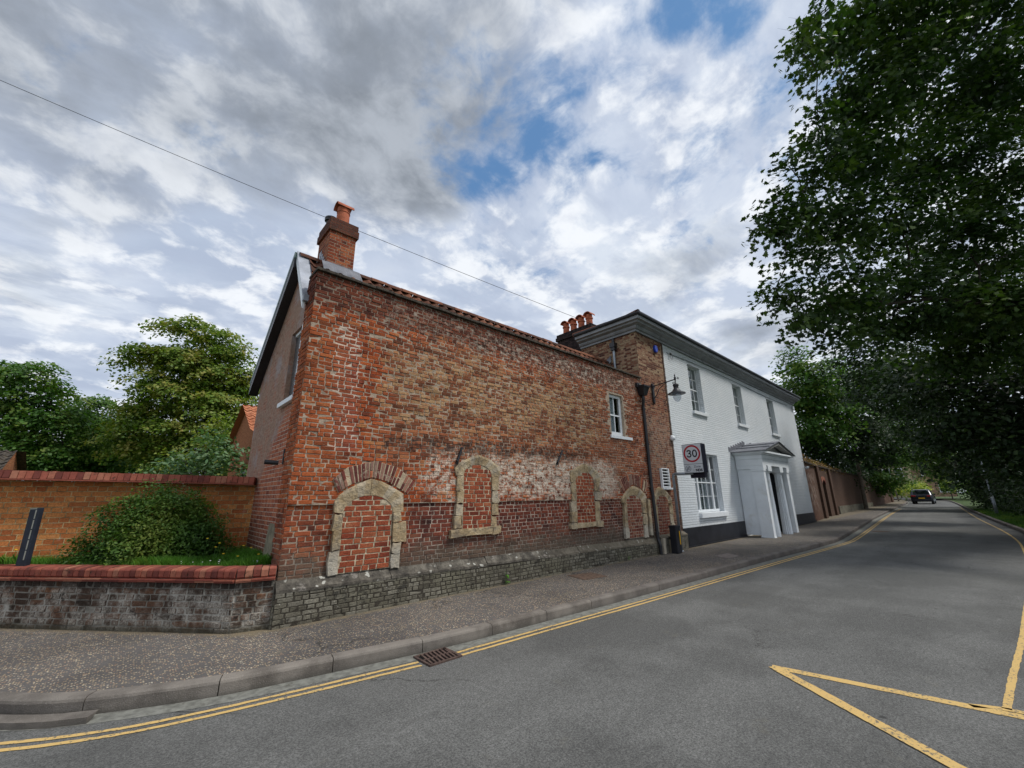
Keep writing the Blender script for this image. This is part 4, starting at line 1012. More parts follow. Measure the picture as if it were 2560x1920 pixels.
blocked('blocked_doorway', (2.235, 2.97, 1.40, 1.64), [(2.11, 1.42), (2.09, 1.60), (2.30, 1.75), (2.60, 1.885), (2.80, 1.83), (3.13, 1.66), (3.14, 1.40)],
        [(2.11, 2.232, 1.18, 1.395), (2.115, 2.228, .93, 1.172), (2.10, 2.226, .62, .925), (2.975, 3.10, 1.255, 1.395), (2.985, 3.205, .965, 1.25), (2.99, 3.12, .82, .958), (2.985, 3.125, .62, .812)],
        .63, M_infill, 'wide arched doorway blocked with bright red brick, under a fan of bricks',
        ([(2.14, 1.68), (2.30, 1.79), (2.60, 1.90), (2.85, 1.85), (3.20, 1.66)], [(2.05, 1.86), (2.24, 2.03), (2.66, 2.14), (3.03, 2.05), (3.32, 1.83)], 22), seed=1)
blocked('blocked_window', (4.26, 4.885, 1.97, 2.163), [(4.09, 1.96), (4.055, 2.12), (4.30, 2.25), (4.57, 2.342), (4.85, 2.27), (5.11, 2.12), (5.06, 1.96)],
        [(4.105, 4.255, 1.70, 1.955), (4.11, 4.255, 1.50, 1.695), (4.10, 4.24, 1.30, 1.485), (4.085, 4.225, 1.10, 1.295), (4.89, 5.04, 1.72, 1.955), (4.89, 5.045, 1.50, 1.715), (4.88, 5.03, 1.28, 1.485), (4.87, 5.0, 1.10, 1.272),
         (4.01, 4.20, .955, 1.095), (4.205, 4.90, .975, 1.088), (4.905, 5.085, .965, 1.10)], 1.08, M_infill, 'tall arched window blocked with bright red brick', seed=2)
blocked('blocked_window', (7.30, 7.95, 1.90, 2.13), [(7.13, 1.90), (7.10, 2.13), (7.40, 2.24), (7.64, 2.32), (7.92, 2.26), (8.22, 2.10), (8.18, 1.90)],
        [(7.14, 7.295, 1.70, 1.895), (7.15, 7.295, 1.50, 1.69), (7.10, 7.27, 1.28, 1.485), (7.09, 7.26, 1.055, 1.275), (7.955, 8.13, 1.70, 1.895), (7.955, 8.21, 1.50, 1.695), (7.95, 8.12, 1.28, 1.485), (7.94, 8.11, 1.06, 1.272),
         (7.07, 7.27, .93, 1.05), (7.275, 7.95, .935, 1.035), (7.955, 8.20, .925, 1.055)], 1.03, M_infill, 'narrower arched window blocked with weathered brick', seed=3)
blocked('blocked_doorway', (9.24, 9.94, 1.42, 1.617), [(9.07, 1.42), (9.05, 1.56), (9.32, 1.74), (9.60, 1.853), (9.92, 1.77), (10.22, 1.60), (10.14, 1.42)],
        [(9.10, 9.23, 1.12, 1.41), (9.085, 9.225, .86, 1.112), (9.08, 9.235, .60, .855), (9.95, 10.12, 1.15, 1.41), (9.96, 10.14, .88, 1.145), (9.97, 10.13, .57, .872), (10.24, 10.38, .60, 1.50)],
        .58, M_infill_old, 'arched doorway blocked with dark worn brick beside the drainpipe',
        ([(9.12, 1.68), (9.35, 1.79), (9.60, 1.88), (9.92, 1.81), (10.22, 1.66)], [(8.93, 1.92), (9.24, 2.07), (9.60, 2.15), (10.0, 2.08), (10.38, 1.90)], 20), seed=4)
# iron wall ties
for k, (x0, z0, x1, z1) in enumerate(((4.206, 2.45, 4.105, 2.20), (6.885, 2.57, 6.70, 2.30))):
    mb = MB(); a = Vector((x0, 5.935, z0)); b_ = Vector((x1, 5.935, z1)); mb.tube([a, b_], [.018, .024], 8); mb.tube([b_-Vector((0, 0, .012)), b_+Vector((-.005, 0, -.05))], [.03, .02], 8)
    mb.tube([(a+b_)/2+Vector((0, .04, 0)), (a+b_)/2], .012, 6); mb.build('wall_tie', M_iron, BH)
# small sash window
def sash(parent, x0, x1, z0, z1, y, cols, rows_, fw=.055, bar=.014, sill=None, curtain=None, name='window', lab=None, mull=None, dark=False):
    """sash window set with its face at depth y; vertical glazing split in cols, rows_ over the full height"""
    f = MB(); zm_ = (z0+z1)/2
    f.box(x0, x0+fw, y, y+.07, z0, z1); f.box(x1-fw, x1, y, y+.07, z0, z1); f.box(x0+fw, x1-fw, y, y+.07, z1-fw, z1); f.box(x0+fw, x1-fw, y, y+.07, z0, z0+fw*1.5)
    f.box(x0+fw, x1-fw, y+.01, y+.06, zm_-.018, zm_+.018)
    lights = [(x0+fw, x1-fw, cols)]
    if mull:
        a, b2 = mull; mw = .075
        f.box(a-mw/2, a+mw/2, y-.012, y+.065, z0+fw*1.5, z1-fw); f.box(b2-mw/2, b2+mw/2, y-.012, y+.065, z0+fw*1.5, z1-fw)
        lights = [(x0+fw, a-mw/2, 1), (a+mw/2, b2-mw/2, cols), (b2+mw/2, x1-fw, 1)]
    for a, b2, nc in lights:
        for i in range(1, nc):
            xx = a+(b2-a)*i/nc; f.box(xx-bar/2, xx+bar/2, y+.015, y+.045, z0+fw, z1-fw)
    for r_ in range(1, rows_):
        if abs(r_/rows_-.5) < .01: continue
        zz = z0+fw+(z1-z0-2*fw)*r_/rows_; f.box(x0+fw, x1-fw, y+.017, y+.043, zz-bar/2, zz+bar/2)
    W_ = f.build(name, M_white, parent)
    if lab: W_['label'] = lab
    MB().poly([(x0+.01, y+.03, z0+.01), (x1-.01, y+.03, z0+.01), (x1-.01, y+.03, z1-.01), (x0+.01, y+.03, z1-.01)]).build('pane', M_glass, W_)
    r_ = MB(); r_.box(x0-.03, x1+.03, y+.072, y+.55, z0-.03, z1+.03, skip=('-y',)); r_.build('interior', M_interior, W_)
    if curtain:
        for (a, b2, c, d) in curtain:
            mb = MB(); n_ = max(4, int((b2-a)/.02)); k = 0
            for i in range(n_+1):
                xx = a+(b2-a)*i/n_; yy = y+.10+.014*math.sin(i*1.3)+.008*math.sin(i*.53); mb.v += [(xx, yy, c), (xx, yy, d)]
            mb.f = [(2*i, 2*i+2, 2*i+3, 2*i+1) for i in range(n_)]; mb.build('curtain', M_curtain, W_, smooth=True)
    if sill:
        a, b2, c, d, yp = sill; MB().box(a, b2, yp, y+.02, c, d).build('sill', M_white, W_, bevel=.006)
    return W_
sash(BH, SW[0], SW[1], SW[2], SW[3], 6.035, 2, 2, .07, .022, sill=(8.79, 9.77, 3.02, 3.097, 5.93), curtain=[(8.88, 9.26, 3.14, 4.15)], lab='small white sash window high in the brick wall')
MB().box(8.84, 9.50, 5.992, 6.03, 4.201, 4.235).build('lintel', M_cop, BH)
# hopper head and cast-iron downpipe
DP = MB(); DP.box(10.20, 10.40, 5.90, 5.995, 4.58, 4.72); DP.tube([(10.30, 5.93, 4.68), (10.40, 5.86, 4.60)], .05, 8)
DP.add([(10.27, 5.74, 4.60), (10.58, 5.74, 4.60), (10.58, 5.98, 4.60), (10.27, 5.98, 4.60), (10.34, 5.80, 4.36), (10.51, 5.80, 4.36), (10.51, 5.96, 4.36), (10.34, 5.96, 4.36)],
       [(0, 1, 2, 3), (7, 6, 5, 4), (0, 4, 5, 1), (1, 5, 6, 2), (2, 6, 7, 3), (3, 7, 4, 0)])
DP.box(10.25, 10.60, 5.72, 5.99, 4.60, 4.64)
DP.tube([(10.425, 5.88, 4.40), (10.425, 5.88, 4.25), (10.45, 5.92, 4.05), (10.46, 5.92, 3.9), (10.46, 5.91, 2.0), (10.46, 5.87, .5), (10.46, 5.82, .35), (10.46, 5.82, .13)], .042, 12)
for z in (3.95, 2.95, 1.75, .62): DP.lathe([(.056, 0), (.056, .05)], (10.46, 5.915 if z > .7 else 5.875, z), 12)
DP.build('downpipe', M_iron, BH, smooth=False)

# ------------------------------------------------------------------ the white house
WH = empty('white_house', (10.54, 6, .12), 'two-storey white painted brick house with a columned porch and a bare brick end strip', 'house')
WX0, WX1 = 12.12, 26.72; CZ = 6.43
U = [(13.86, 14.84), (17.89, 18.86), (22.14, 23.14)]; G1 = (13.32, 15.33, 1.05, 2.95)
holes = [(a, b_, 4.40, 6.10) for a, b_ in U]+[G1]
mb = MB(); wall_sheet(mb, WX0, WX1, .0, CZ+.3, 6.0, holes, .26)
mb.poly([(WX1, 6, 0), (WX1, 8.05, 0), (WX1, 8.05, CZ), (WX1, 6, CZ)]); mb.poly([(11.2, 8.05, 0), (11.2, 8.05, CZ), (WX1, 8.05, CZ), (WX1, 8.05, 0)])
mb.build('wall', M_wb, WH)
# bare brick end strip with its return, slightly ragged paint edge
mb = MB(); wall_sheet(mb, 10.54, WX0, .0, CZ+.3, 5.994, [], .1); wall_sheet(mb, 5.994, 8.05, .0, CZ+.3, 10.54, [], .1, ax='y'); mb.poly([(10.54, 8.05, 0), (11.3, 8.05, 0), (11.3, 8.05, 6.7), (10.54, 8.05, 6.7)])
mb.build('brick_end_strip', M_tower, WH)
mb = MB(); random.seed(21); z = .14
while z < CZ-.03:
    d = random.uniform(.0, .02); mb.box(WX0-.05-d*2, WX0+.02, 5.985-random.uniform(0, .008), 6.01, z, z+.066); z += .0724
mb.build('edge_bricks', plain('dark_edge_brick', (.10, .065, .05), .95, var=.4, scale=14, dist=.01), WH, bevel=.004)
# black base band, interrupted by the porch
mb = MB(); mb.box(WX0+.01, 16.97, 5.975, 6.02, -.02, .657); mb.box(20.12, WX1+.012, 5.975, 6.02, -.02, .66); mb.box(WX0+.02, 16.95, 5.93, 5.975, -.02, .155); mb.box(20.12, WX1+.05, 5.93, 5.975, 0, .30)
mb.build('base_band', M_black, WH, bevel=.004)
# cornice: profile swept round the left corner with mitre
prof = [(.0, 6.40), (.055, 6.40), (.055, 6.46), (.10, 6.475), (.13, 6.52), (.13, 6.56), (.24, 6.60), (.25, 6.65), (.33, 6.665), (.33, 6.76), (.0, 6.76)]
mb = MB()
pl = [Vector((10.54, 8.05)), Vector((10.54, 6.0)), Vector((WX1, 6.0)), Vector((WX1, 8.05))]; dirs = [Vector((-1, 0)), Vector((-1, -1)), Vector((1, -1)), Vector((1, 0))]
m_ = len(prof)
for p, dr in zip(pl, dirs):
    for o_, z in prof: mb.v.append((p.x+dr.x*o_, p.y+dr.y*o_, z))
for i in range(3):
    for j in range(m_-1): mb.f.append((i*m_+j, i*m_+j+1, (i+1)*m_+j+1, (i+1)*m_+j))
mb.f += [tuple(range(m_)), tuple(range(3*m_, 4*m_))]
mb.build('cornice', plain('shaded_cornice', (.26, .275, .29), .5, var=.15, scale=3, dirt=(.16, .165, .17)), WH)  # grey colour stands in for the shade on the cornice
mb = MB(); gp = [(.33, 6.765), (.385, 6.765), (.40, 6.80), (.40, 6.845), (.33, 6.845)]
m_ = len(gp)
for p, dr in zip(pl, dirs):
    for o_, z in gp: mb.v.append((p.x+dr.x*o_, p.y+dr.y*o_, z))
for i in range(3):
    for j in range(m_): mb.f.append((i*m_+j, i*m_+(j+1) % m_, (i+1)*m_+(j+1) % m_, (i+1)*m_+j))
mb.f += [tuple(range(m_)), tuple(range(3*m_, 4*m_))]
mb.build('gutter', M_iron, WH)
# hipped pantile roof
ZR, ZE = 7.40, 6.83; YR = 6.86; XL, XR, YF_, YB = 10.17, WX1+.36, 5.64, 8.10
mb = MB()
def slopeface(a, b_, c, d, nu, nv, amp=.02, period=.215):
    """corrugated quad a-b eaves, d-c ridge"""
    a, b_, c, d = map(Vector, (a, b_, c, d)); k = len(mb.v); n_ = (b_-a).cross(d-a).normalized(); L_ = (b_-a).length
    for j in range(nv+1):
        for i in range(nu+1):
            p = a.lerp(b_, i/nu).lerp(d.lerp(c, i/nu), j/nv); u = (p-a).dot((b_-a).normalized())
            mb.v.append(tuple(p+n_*(amp*math.cos(2*math.pi*u/period)+.012*(1-(j*4/nv) % 1))))
    for j in range(nv):
        for i in range(nu): mb.f.append((k+j*(nu+1)+i, k+j*(nu+1)+i+1, k+(j+1)*(nu+1)+i+1, k+(j+1)*(nu+1)+i))
slopeface((XL, YB, ZE), (XL, YF_, ZE), (XL+1.22, YR, ZR), (XL+1.22, YR+.001, ZR), 60, 16)
slopeface((XL, YF_, ZE), (XR, YF_, ZE), (XR-1.22, YR, ZR), (XL+1.22, YR, ZR), 500, 8)
slopeface((XR, YF_, ZE), (XR, YB, ZE), (XR-1.22, YR+.001, ZR), (XR-1.22, YR, ZR), 20, 4)
slopeface((XR, YB, ZE), (XL, YB, ZE), (XL+1.22, YR, ZR), (XR-1.22, YR, ZR), 60, 4)
for a, b_ in (((XL, YF_, ZE), (XL+1.22, YR, ZR)), ((XL, YB, ZE), (XL+1.22, YR, ZR)), ((XL+1.22, YR, ZR), (XR-1.22, YR, ZR))):
    a = Vector(a); b_ = Vector(b_); n_ = int((b_-a).length/.3)
    for i in range(n_): mb.tube([a.lerp(b_, i/n_), a.lerp(b_, (i+.97)/n_)], [.07, .075], 8)
mb.build('roof', M_pantile, WH)
# four-pot stack behind
mb = MB(); mb.box(11.28, 11.72, 8.12, 9.75, 4.6, 7.36); mb.box(11.23, 11.77, 8.08, 9.80, 7.36, 7.50); mb.box(11.26, 11.74, 8.11, 9.77, 7.50, 7.62)
ST = mb.build('chimney_stack', M_stack, WH, bevel=.01)
for i, y in enumerate((8.35, 8.72, 9.09, 9.46)):
    p_ = MB().lathe([(.13, 0), (.125, .10), (.115, .30), (.14, .31), (.14, .35), (.115, .36), (.115, .48), (.09, .48)], (11.5, y, 7.60), 18).build('chimney_pot', M_terra, ST)
    mb = MB(); nn = 8
    for sx in (11.34, 11.66):
        for rr in (.16, .14):
            for j in range(nn+1):
                t = math.pi*j/nn; mb.v.append((sx, y+rr*math.cos(t), 8.05+rr*math.sin(t)*.75))
    N1 = nn+1
    for j in range(nn): mb.f += [(j, j+1, 2*N1+j+1, 2*N1+j), (N1+j+1, N1+j, 3*N1+j, 3*N1+j+1), (j, N1+j, N1+j+1, j+1), (2*N1+j, 2*N1+j+1, 3*N1+j+1, 3*N1+j)]
    mb.build('cowl', M_terra, ST)
# lead and brick skirt between the wing roof and the stack
MB().box(9.9, 11.26, 8.06, 8.9, 4.4, 6.30).build('rear_brick_block', M_tower, WH)
MB().ext([(10.50, 6.9, 5.66), (10.50, 8.05, 4.9), (10.50, 8.05, 5.10), (10.50, 6.9, 5.86)], (.03, 0, 0)).build('lead_flashing', M_darklead, WH)
for i, (a, b_) in enumerate(U):
    sash(WH, a+.01, b_-.01, 4.41, 6.09, 6.15, 3, 4, .045, .014, sill=(a-.03, b_+.13, 4.29, 4.397, 5.93), curtain=[(a+.55, b_-.06, 4.5, 6.05)] if i != 1 else [(a+.05, a+.3, 4.5, 6.05), (b_-.25, b_-.06, 4.5, 6.05)],
         lab=('upper sash window nearest the brick end', 'upper sash window over the porch', 'upper sash window at the far end')[i])
sash(WH, G1[0]+.01, G1[1]-.01, G1[2]+.01, G1[3]-.01, 6.13, 3, 4, .05, .016, sill=(13.36, 15.44, .90, 1.047, 5.91), mull=(13.78, 14.87), curtain=[(13.36, 14.2, 1.1, 2.1), (14.25, 15.28, 1.1, 2.1)], lab='wide three-part sash window on the ground floor')
# porch
M_pedi = plain('weathered_grey_moulding', (.24, .24, .23), .7, var=.2, scale=8, dirt=(.15, .15, .145))
XA, XB, YP = 16.92, 20.10, 5.06
PO = MB()
PO.box(XA, XB, YP, 5.974, 2.63, 2.86); PO.box(XA-.02, XB+.02, YP-.02, 5.974, 2.862, 3.02); PO.box(XA-.10, XB+.10, YP-.09, 5.974, 3.022, 3.06); PO.box(XA-.20, XB+.20, YP-.18, 5.974, 3.062, 3.125)
# gutta and pediment frame
xc = (XA+XB)/2; PA = (XA-.26, 3.127); PB = (XB+.26, 3.127); PT = (xc, 3.56)
TY = MB().ext([(XA-.1, YP+.10, 3.127), (XB+.1, YP+.10, 3.127), (xc, YP+.10, 3.50)], (0, .1, 0)); RK = MB()
for s_, e in ((PA, PT), (PB, PT)):
    RK.ext([(s_[0], YP-.20, s_[1]), (e[0], YP-.20, e[1]), (e[0], YP-.20, e[1]-.11), (s_[0]+(.30 if s_[0] < xc else -.30), YP-.20, s_[1])], (0, .20, 0))
PO.box(XA, XA+.38, YP, 5.97, 2.50, 2.628); PO.box(XB-.38, XB, YP, 5.97, 2.50, 2.628)
porch = PO.build('porch', M_whitestucco, WH, bevel=.004); TY.build('tympanum', M_pedi, porch); RK.build('raking_moulding', M_pedi, porch)
sw = MB(); sw.box(XA+.05, XA+.20, YP+.43, 5.974, .19, 2.499); sw.box(XA+.01, XA+.22, YP+.015, YP+.425, .10, 2.42); sw.box(XA-.015, XA+.245, YP-.005, YP+.44, 2.421, 2.498); sw.box(XA-.01, XA+.235, YP, YP+.435, .085, .15); sw.build('side_wall', M_whitestucco, porch, bevel=.004)
sw = MB(); sw.box(XB-.40, XB-.20, YP+.15, 5.974, .10, 2.499); sw.box(XB-.42, XB-.16, YP+.015, YP+.148, .10, 2.42); sw.box(XB-.44, XB-.14, YP-.005, YP+.17, 2.421, 2.498); sw.build('side_wall', M_whitestucco, porch, bevel=.004)
for xx, yy, rr in ((XA+.70, YP+.185, 1.05), (XB-1.10, YP+.15, .95)):
    cmb = MB(); cmb.lathe([(.185*rr, 0), (.165*rr, .8), (.152*rr, 1.6), (.14*rr, 2.26)], (xx, yy, .10), 120, flutes=16, fd=.20); cmb.lathe([(.145, 0), (.185, .06), (.185, .07)], (xx, yy, 2.36), 24); cmb.box(xx-.2, xx+.2, YP-.01, YP+.38, 2.432, 2.498)
    cmb.box(xx-.2, xx+.2, YP-.01, YP+.38, 2.50, 2.628)
    cmb.build('column', M_whitestucco, porch)
dr = MB(); dr.box(17.7, 18.97, 5.955, 6.05, .16, 2.40); dr.build('door', M_black, porch)
dr = MB(); dr.box(XB-.415, XB-.402, YP+.20, 5.96, .12, 2.45)  # dark panels added on the inner right wall, standing in for porch shade
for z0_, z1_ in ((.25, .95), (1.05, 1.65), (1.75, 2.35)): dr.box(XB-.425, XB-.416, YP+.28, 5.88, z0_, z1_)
dr.build('inner_shade_panel', M_black, porch, bevel=.003)
MB().box(XA+.22, XB-.42, YP+.40, 5.97, 2.56, 2.60).build('ceiling', M_whitestucco, porch)
rf = MB()
for s_ in (-1, 1):
    xe = xc+s_*(xc-PA[0]+.04); 
    rf.ext([(xe, YP-.24, 3.12), (xc, YP-.24, 3.572), (xc, YP-.24, 3.60), (xe, YP-.24, 3.15)], (0, 1.22, 0))
    for f in (.33, .66): 
        x_ = xe+(xc-xe)*f; zz = 3.15+.45*f; rf.ext([(x_, YP-.23, zz), (x_+.05, YP-.23, zz+.02*-s_), (x_+.05, YP-.23, zz+.035), (x_, YP-.23, zz+.035)], (0, 1.15, 0))
rf.build('porch_roof', M_darklead, porch)
for s_ in (-1, 1):
    fl = MB()
    for i in range(7):
        xe = xc+s_*(2.02-i*.25); zz = 3.20+i*.058; fl.ext([(xe, 5.985, zz-.05), (xe-s_*.26, 5.985, zz+.01), (xe-s_*.26, 5.985, zz+.10), (xe, 5.985, zz+.14)], (0, .012, 0))
    fl.build('stepped_flashing', M_darklead, porch)
# fixtures on the house: alarm box, security light, camera, sensor, wires
mb = MB(); mb.ext([(11.55, 5.92, 6.20), (11.67, 5.92, 6.20), (11.72, 5.92, 6.08), (11.66, 5.92, 5.97), (11.56, 5.92, 5.97), (11.50, 5.92, 6.08)], (0, .07, 0)); mb.build('alarm_box', M_blue, WH, bevel=.02)
mb = MB(); mb.lathe([(.0, 0), (.07, .02), (.085, .08), (.06, .14), (.02, .16)], (12.04, 5.94, 3.20), 16); mb.box(12.0, 12.08, 5.93, 5.99, 3.30, 3.37); mb.build('security_light', M_white, WH, smooth=True)
mb = MB(); mb.tube([(26.60, 5.99, 2.95), (26.62, 5.86, 2.98)], .03, 8); mb.tube([(26.45, 5.85, 2.92), (26.72, 5.83, 2.98)], .055, 12); mb.build('security_camera', M_grayboard, WH)
mb = MB(); mb.box(26.40, 26.58, 5.90, 5.985, 6.10, 6.30); mb.build('wall_lamp', M_white, WH, bevel=.01)
mb = MB(); mb.tube([(12.57+i*.65, 5.985, 6.16+.05*math.sin(i*.3)+.004*i) for i in range(21)], .009, 5); mb.build('wall_cable', plain('grey_cable', (.25, .26, .27), .6), WH)
mb = MB(); mb.box(20.65, 20.72, 5.95, 5.99, .80, .90); mb.build('outlet', M_grayboard, WH)
# louvre vent
v = MB(); vx0, vx1, vz0, vz1 = 11.13, 11.58, 1.81, 2.35
v.box(vx0, vx0+.05, 5.93, 5.993, vz0, vz1); v.box(vx1-.05, vx1, 5.93, 5.993, vz0, vz1)
for i in range(7):
    z = vz0+.01+i*(vz1-vz0-.03)/6; v.ext([(vx0+.05, 5.93, z-.006), (vx0+.05, 5.93, z+.016), (vx0+.05, 5.972, z+.030), (vx0+.05, 5.972, z+.012)], (vx1-vx0-.10, 0, 0))
v.box(vx0-.02, vx1+.10, 5.91, 5.993, vz0-.05, vz0-.002); lv = v.build('louvre_vent', M_white, WH)
MB().box(vx0+.01, vx1-.01, 5.988, 5.9935, vz0, vz1).build('vent_hole', M_hole, lv)
# downpipe on the return face
mb = MB(); mb.tube([(10.47, 6.75, 6.38), (10.47, 6.75, 6.22)], .045, 10); mb.box(10.38, 10.53, 6.66, 6.84, 6.08, 6.22); mb.ext([(10.40, 6.68, 6.08), (10.53, 6.68, 6.08), (10.53, 6.82, 6.08), (10.40, 6.82, 6.08)], (0, 0, -.10)); mb.build('hopper', M_iron, WH)
MB().tube([(10.47, 6.75, 6.0), (10.47, 6.75, 5.0)], .038, 12).build('downpipe', M_galv, WH)
# the fifth arch, low in the brick end strip, and its plinth
BH_keep = BH; BH = WH
blocked('blocked_window', (10.70, 11.36, 1.38, 1.60), [(10.60, 1.36), (10.60, 1.55), (10.78, 1.75), (10.98, 1.84), (11.25, 1.74), (11.58, 1.52), (11.56, 1.36)],
        [(10.62, 10.695, .60, 1.35), (11.37, 11.56, 1.10, 1.35), (11.37, 11.54, .84, 1.09), (11.38, 11.55, .58, .83)], .56, M_infill_old, 'arched opening blocked with dark brick between the drainpipe and the speed sign', seed=6)
BH = BH_keep
mb = MB(); mb.box(10.57, 12.10, 5.86, 5.99, -.02, .49); mb.build('plinth', M_plinth, WH)
mb = MB(); mb.ext([(10.565, 5.84, .49), (10.565, 5.84, .525), (10.565, 5.985, .60), (10.565, 5.985, .49)], (1.53, 0, 0)); mb.build('plinth_coping', M_plcop, WH, bevel=.005)
mb = MB(); mb.box(10.60, 10.72, 5.80, 5.862, -.01, .50); mb.build('plinth_block', M_stone, WH, bevel=.008)

# ------------------------------------------------------------------ wall-mounted street lamp
SL = empty('street_lamp', (11.2, 5.99, 4.3), 'black Victorian style lantern on a scrolled bracket above the brick strip', 'street lamp')
mb = MB(); mb.box(11.15, 11.25, 5.95, 5.99, 4.28, 4.86); mb.tube([(11.2, 5.97, 4.30), (11.2, 5.94, 4.22)], [.03, .01], 8); mb.box(11.13, 11.27, 5.93, 5.99, 4.74, 4.83)
mb.tube([(11.2, 5.97, 4.78), (11.2, 5.6, 4.82), (11.2, 5.26, 4.85)], .017, 8); mb.tube([(11.2, 5.96, 4.40), (11.2, 5.86, 4.50), (11.2, 5.78, 4.66), (11.2, 5.62, 4.76), (11.2, 5.5, 4.82)], .011, 8)
def scroll(c, r_, n=14, turns=1.2, sgn=1): return [(11.2, c[0]+sgn*r_*(1-.6*i/n)*math.cos(turns*2*math.pi*i/n), c[1]+r_*(1-.6*i/n)*math.sin(turns*2*math.pi*i/n)) for i in range(n+1)]
mb.tube(scroll((5.83, 4.62), .06), .008, 6); mb.tube(scroll((5.30, 4.74), .045), .008, 6); mb.tube(scroll((5.16, 4.86), .035), .008, 6); mb.build('bracket', M_iron, SL)
LC = (11.2, 5.25); 
mb = MB().lathe([(.005, 5.02), (.02, 4.97), (.012, 4.94), (.03, 4.91), (.03, 4.84), (.016, 4.82), (.016, 4.74), (.075, 4.70), (.085, 4.66), (.065, 4.63), (.07, 4.57), (.10, 4.53), (.13, 4.49), (.15, 4.475), (.24, 4.43), (.245, 4.415), (.15, 4.43), (.10, 4.44)][::-1], (LC[0], LC[1], 0), 32); mb.build('lantern', M_iron, SL, smooth=True)
def m_clear():
    m_, b, p = newmat('lamp_glass'); t = b.nt; tr = b.n('ShaderNodeBsdfTransparent'); tr.inputs[0].default_value = (.85, .88, .92, 1); df = b.n('ShaderNodeBsdfGlossy'); df.inputs[0].default_value = (.8, .85, .9, 1); df.inputs['Roughness'].default_value = .15
    x_ = b.n('ShaderNodeMixShader'); x_.inputs[0].default_value = .18; t.links.new(tr.outputs[0], x_.inputs[1]); t.links.new(df.outputs[0], x_.inputs[2])
    o = [n for n in t.nodes if n.type == 'OUTPUT_MATERIAL'][0]; t.links.new(x_.outputs[0], o.inputs[0]); return m_
MB().lathe([(.02, 4.18), (.07, 4.21), (.105, 4.28), (.12, 4.36), (.12, 4.43)], (LC[0], LC[1], 0), 24).build('glass_bowl', m_clear(), SL, smooth=True)

# ------------------------------------------------------------------ speed sign on its gantry
def text_mesh(s_, size, bold=0.):
    cu_ = bpy.data.curves.new('t', 'FONT'); cu_.body = s_; cu_.size = size; cu_.offset = bold; cu_.extrude = .0015; cu_.align_x = 'CENTER'; cu_.align_y = 'CENTER'
    o = bpy.data.objects.new('t', cu_); C.objects.link(o); dg = bpy.context.evaluated_depsgraph_get(); me = bpy.data.meshes.new_from_object(o.evaluated_get(dg)); bpy.data.objects.remove(o); return me
SG = empty('speed_sign', (11.37, 5.72, .12), '30 speed limit sign box with black back on a grey pole arm by white wall', 'road sign')
mb = MB(); mb.tube([(11.37, 5.72, .10), (11.37, 5.72, 2.13), (11.37, 5.705, 2.165), (11.37, 5.67, 2.18), (11.37, 5.14, 2.17)], .038, 14); mb.lathe([(.06, 0), (.06, .03)], (11.37, 5.72, .118), 14); mb.build('pole', M_galv, SG, smooth=True)
SY0, SY1, SZ0, SZ1, SX = 4.806, 5.345, 2.178, 2.967, 11.30
mb = MB(); mb.box(SX, SX+.27, SY0, SY1, SZ0, SZ1); mb.box(SX+.08, SX+.22, SY0+.02, SY0+.42, SZ0-.13, SZ0-.001); SB = mb.build('sign_box', M_signblack, SG, bevel=.012)
zd = 2.417
MB().box(SX-.004, SX, SY0+.012, SY1-.012, zd+.005, SZ1-.012).build('upper_plate', M_signwhite, SG)
MB().box(SX-.004, SX, SY0+.012, SY1-.012, SZ0+.012, zd-.005).build('lower_plate', M_signwhite, SG)
def ring(r1, r0, cy, cz, x, n=64):
    q = MB()
    for i in range(n):
        a, b2 = 2*math.pi*i/n, 2*math.pi*(i+1)/n; q.poly([(x, cy-r0*math.cos(a), cz+r0*math.sin(a)), (x, cy-r1*math.cos(a), cz+r1*math.sin(a)), (x, cy-r1*math.cos(b2), cz+r1*math.sin(b2)), (x, cy-r0*math.cos(b2), cz+r0*math.sin(b2))])
    return q
CY, CZ2 = (SY0+SY1)/2, 2.70
ring(.232, .188, CY, CZ2, SX-.0065).build('red_ring', M_signred, SG)
def stroke(paths, w_, x, name, mat, cy, cz, sc=1.):
    """thick rounded strokes in the sign plane: u to the right (-y), v up"""
    q = MB()
    for path in paths:
        P_ = [Vector(p)*sc for p in path]
        if len(P_) > 2: P_ = lerp_path(P_, .006)
        a = offset(P_, w_/2); b2 = offset(P_, -w_/2)
        for i in range(len(P_)-1): q.poly([(x, cy-p.x, cz+p.y) for p in (a[i], b2[i], b2[i+1], a[i+1])])
    return q.build(name, mat, SG)
three = [(-.052, .056), (-.030, .082), (.002, .088), (.035, .072), (.040, .045), (.020, .012), (-.008, .006), (.028, -.002), (.048, -.030), (.040, -.066), (.008, -.086), (-.030, -.080), (-.056, -.050)]
zero = [(.052*math.cos(t), .088*math.sin(t)) for t in [2*math.pi*i/20+math.pi/2 for i in range(21)]]
stroke([[(x-.078, y) for x, y in three]], .034, SX-.008, 'digit_three', M_signblack, CY, CZ2); stroke([[(x+.076, y) for x, y in zero]], .034, SX-.008, 'digit_zero', M_signblack, CY, CZ2)
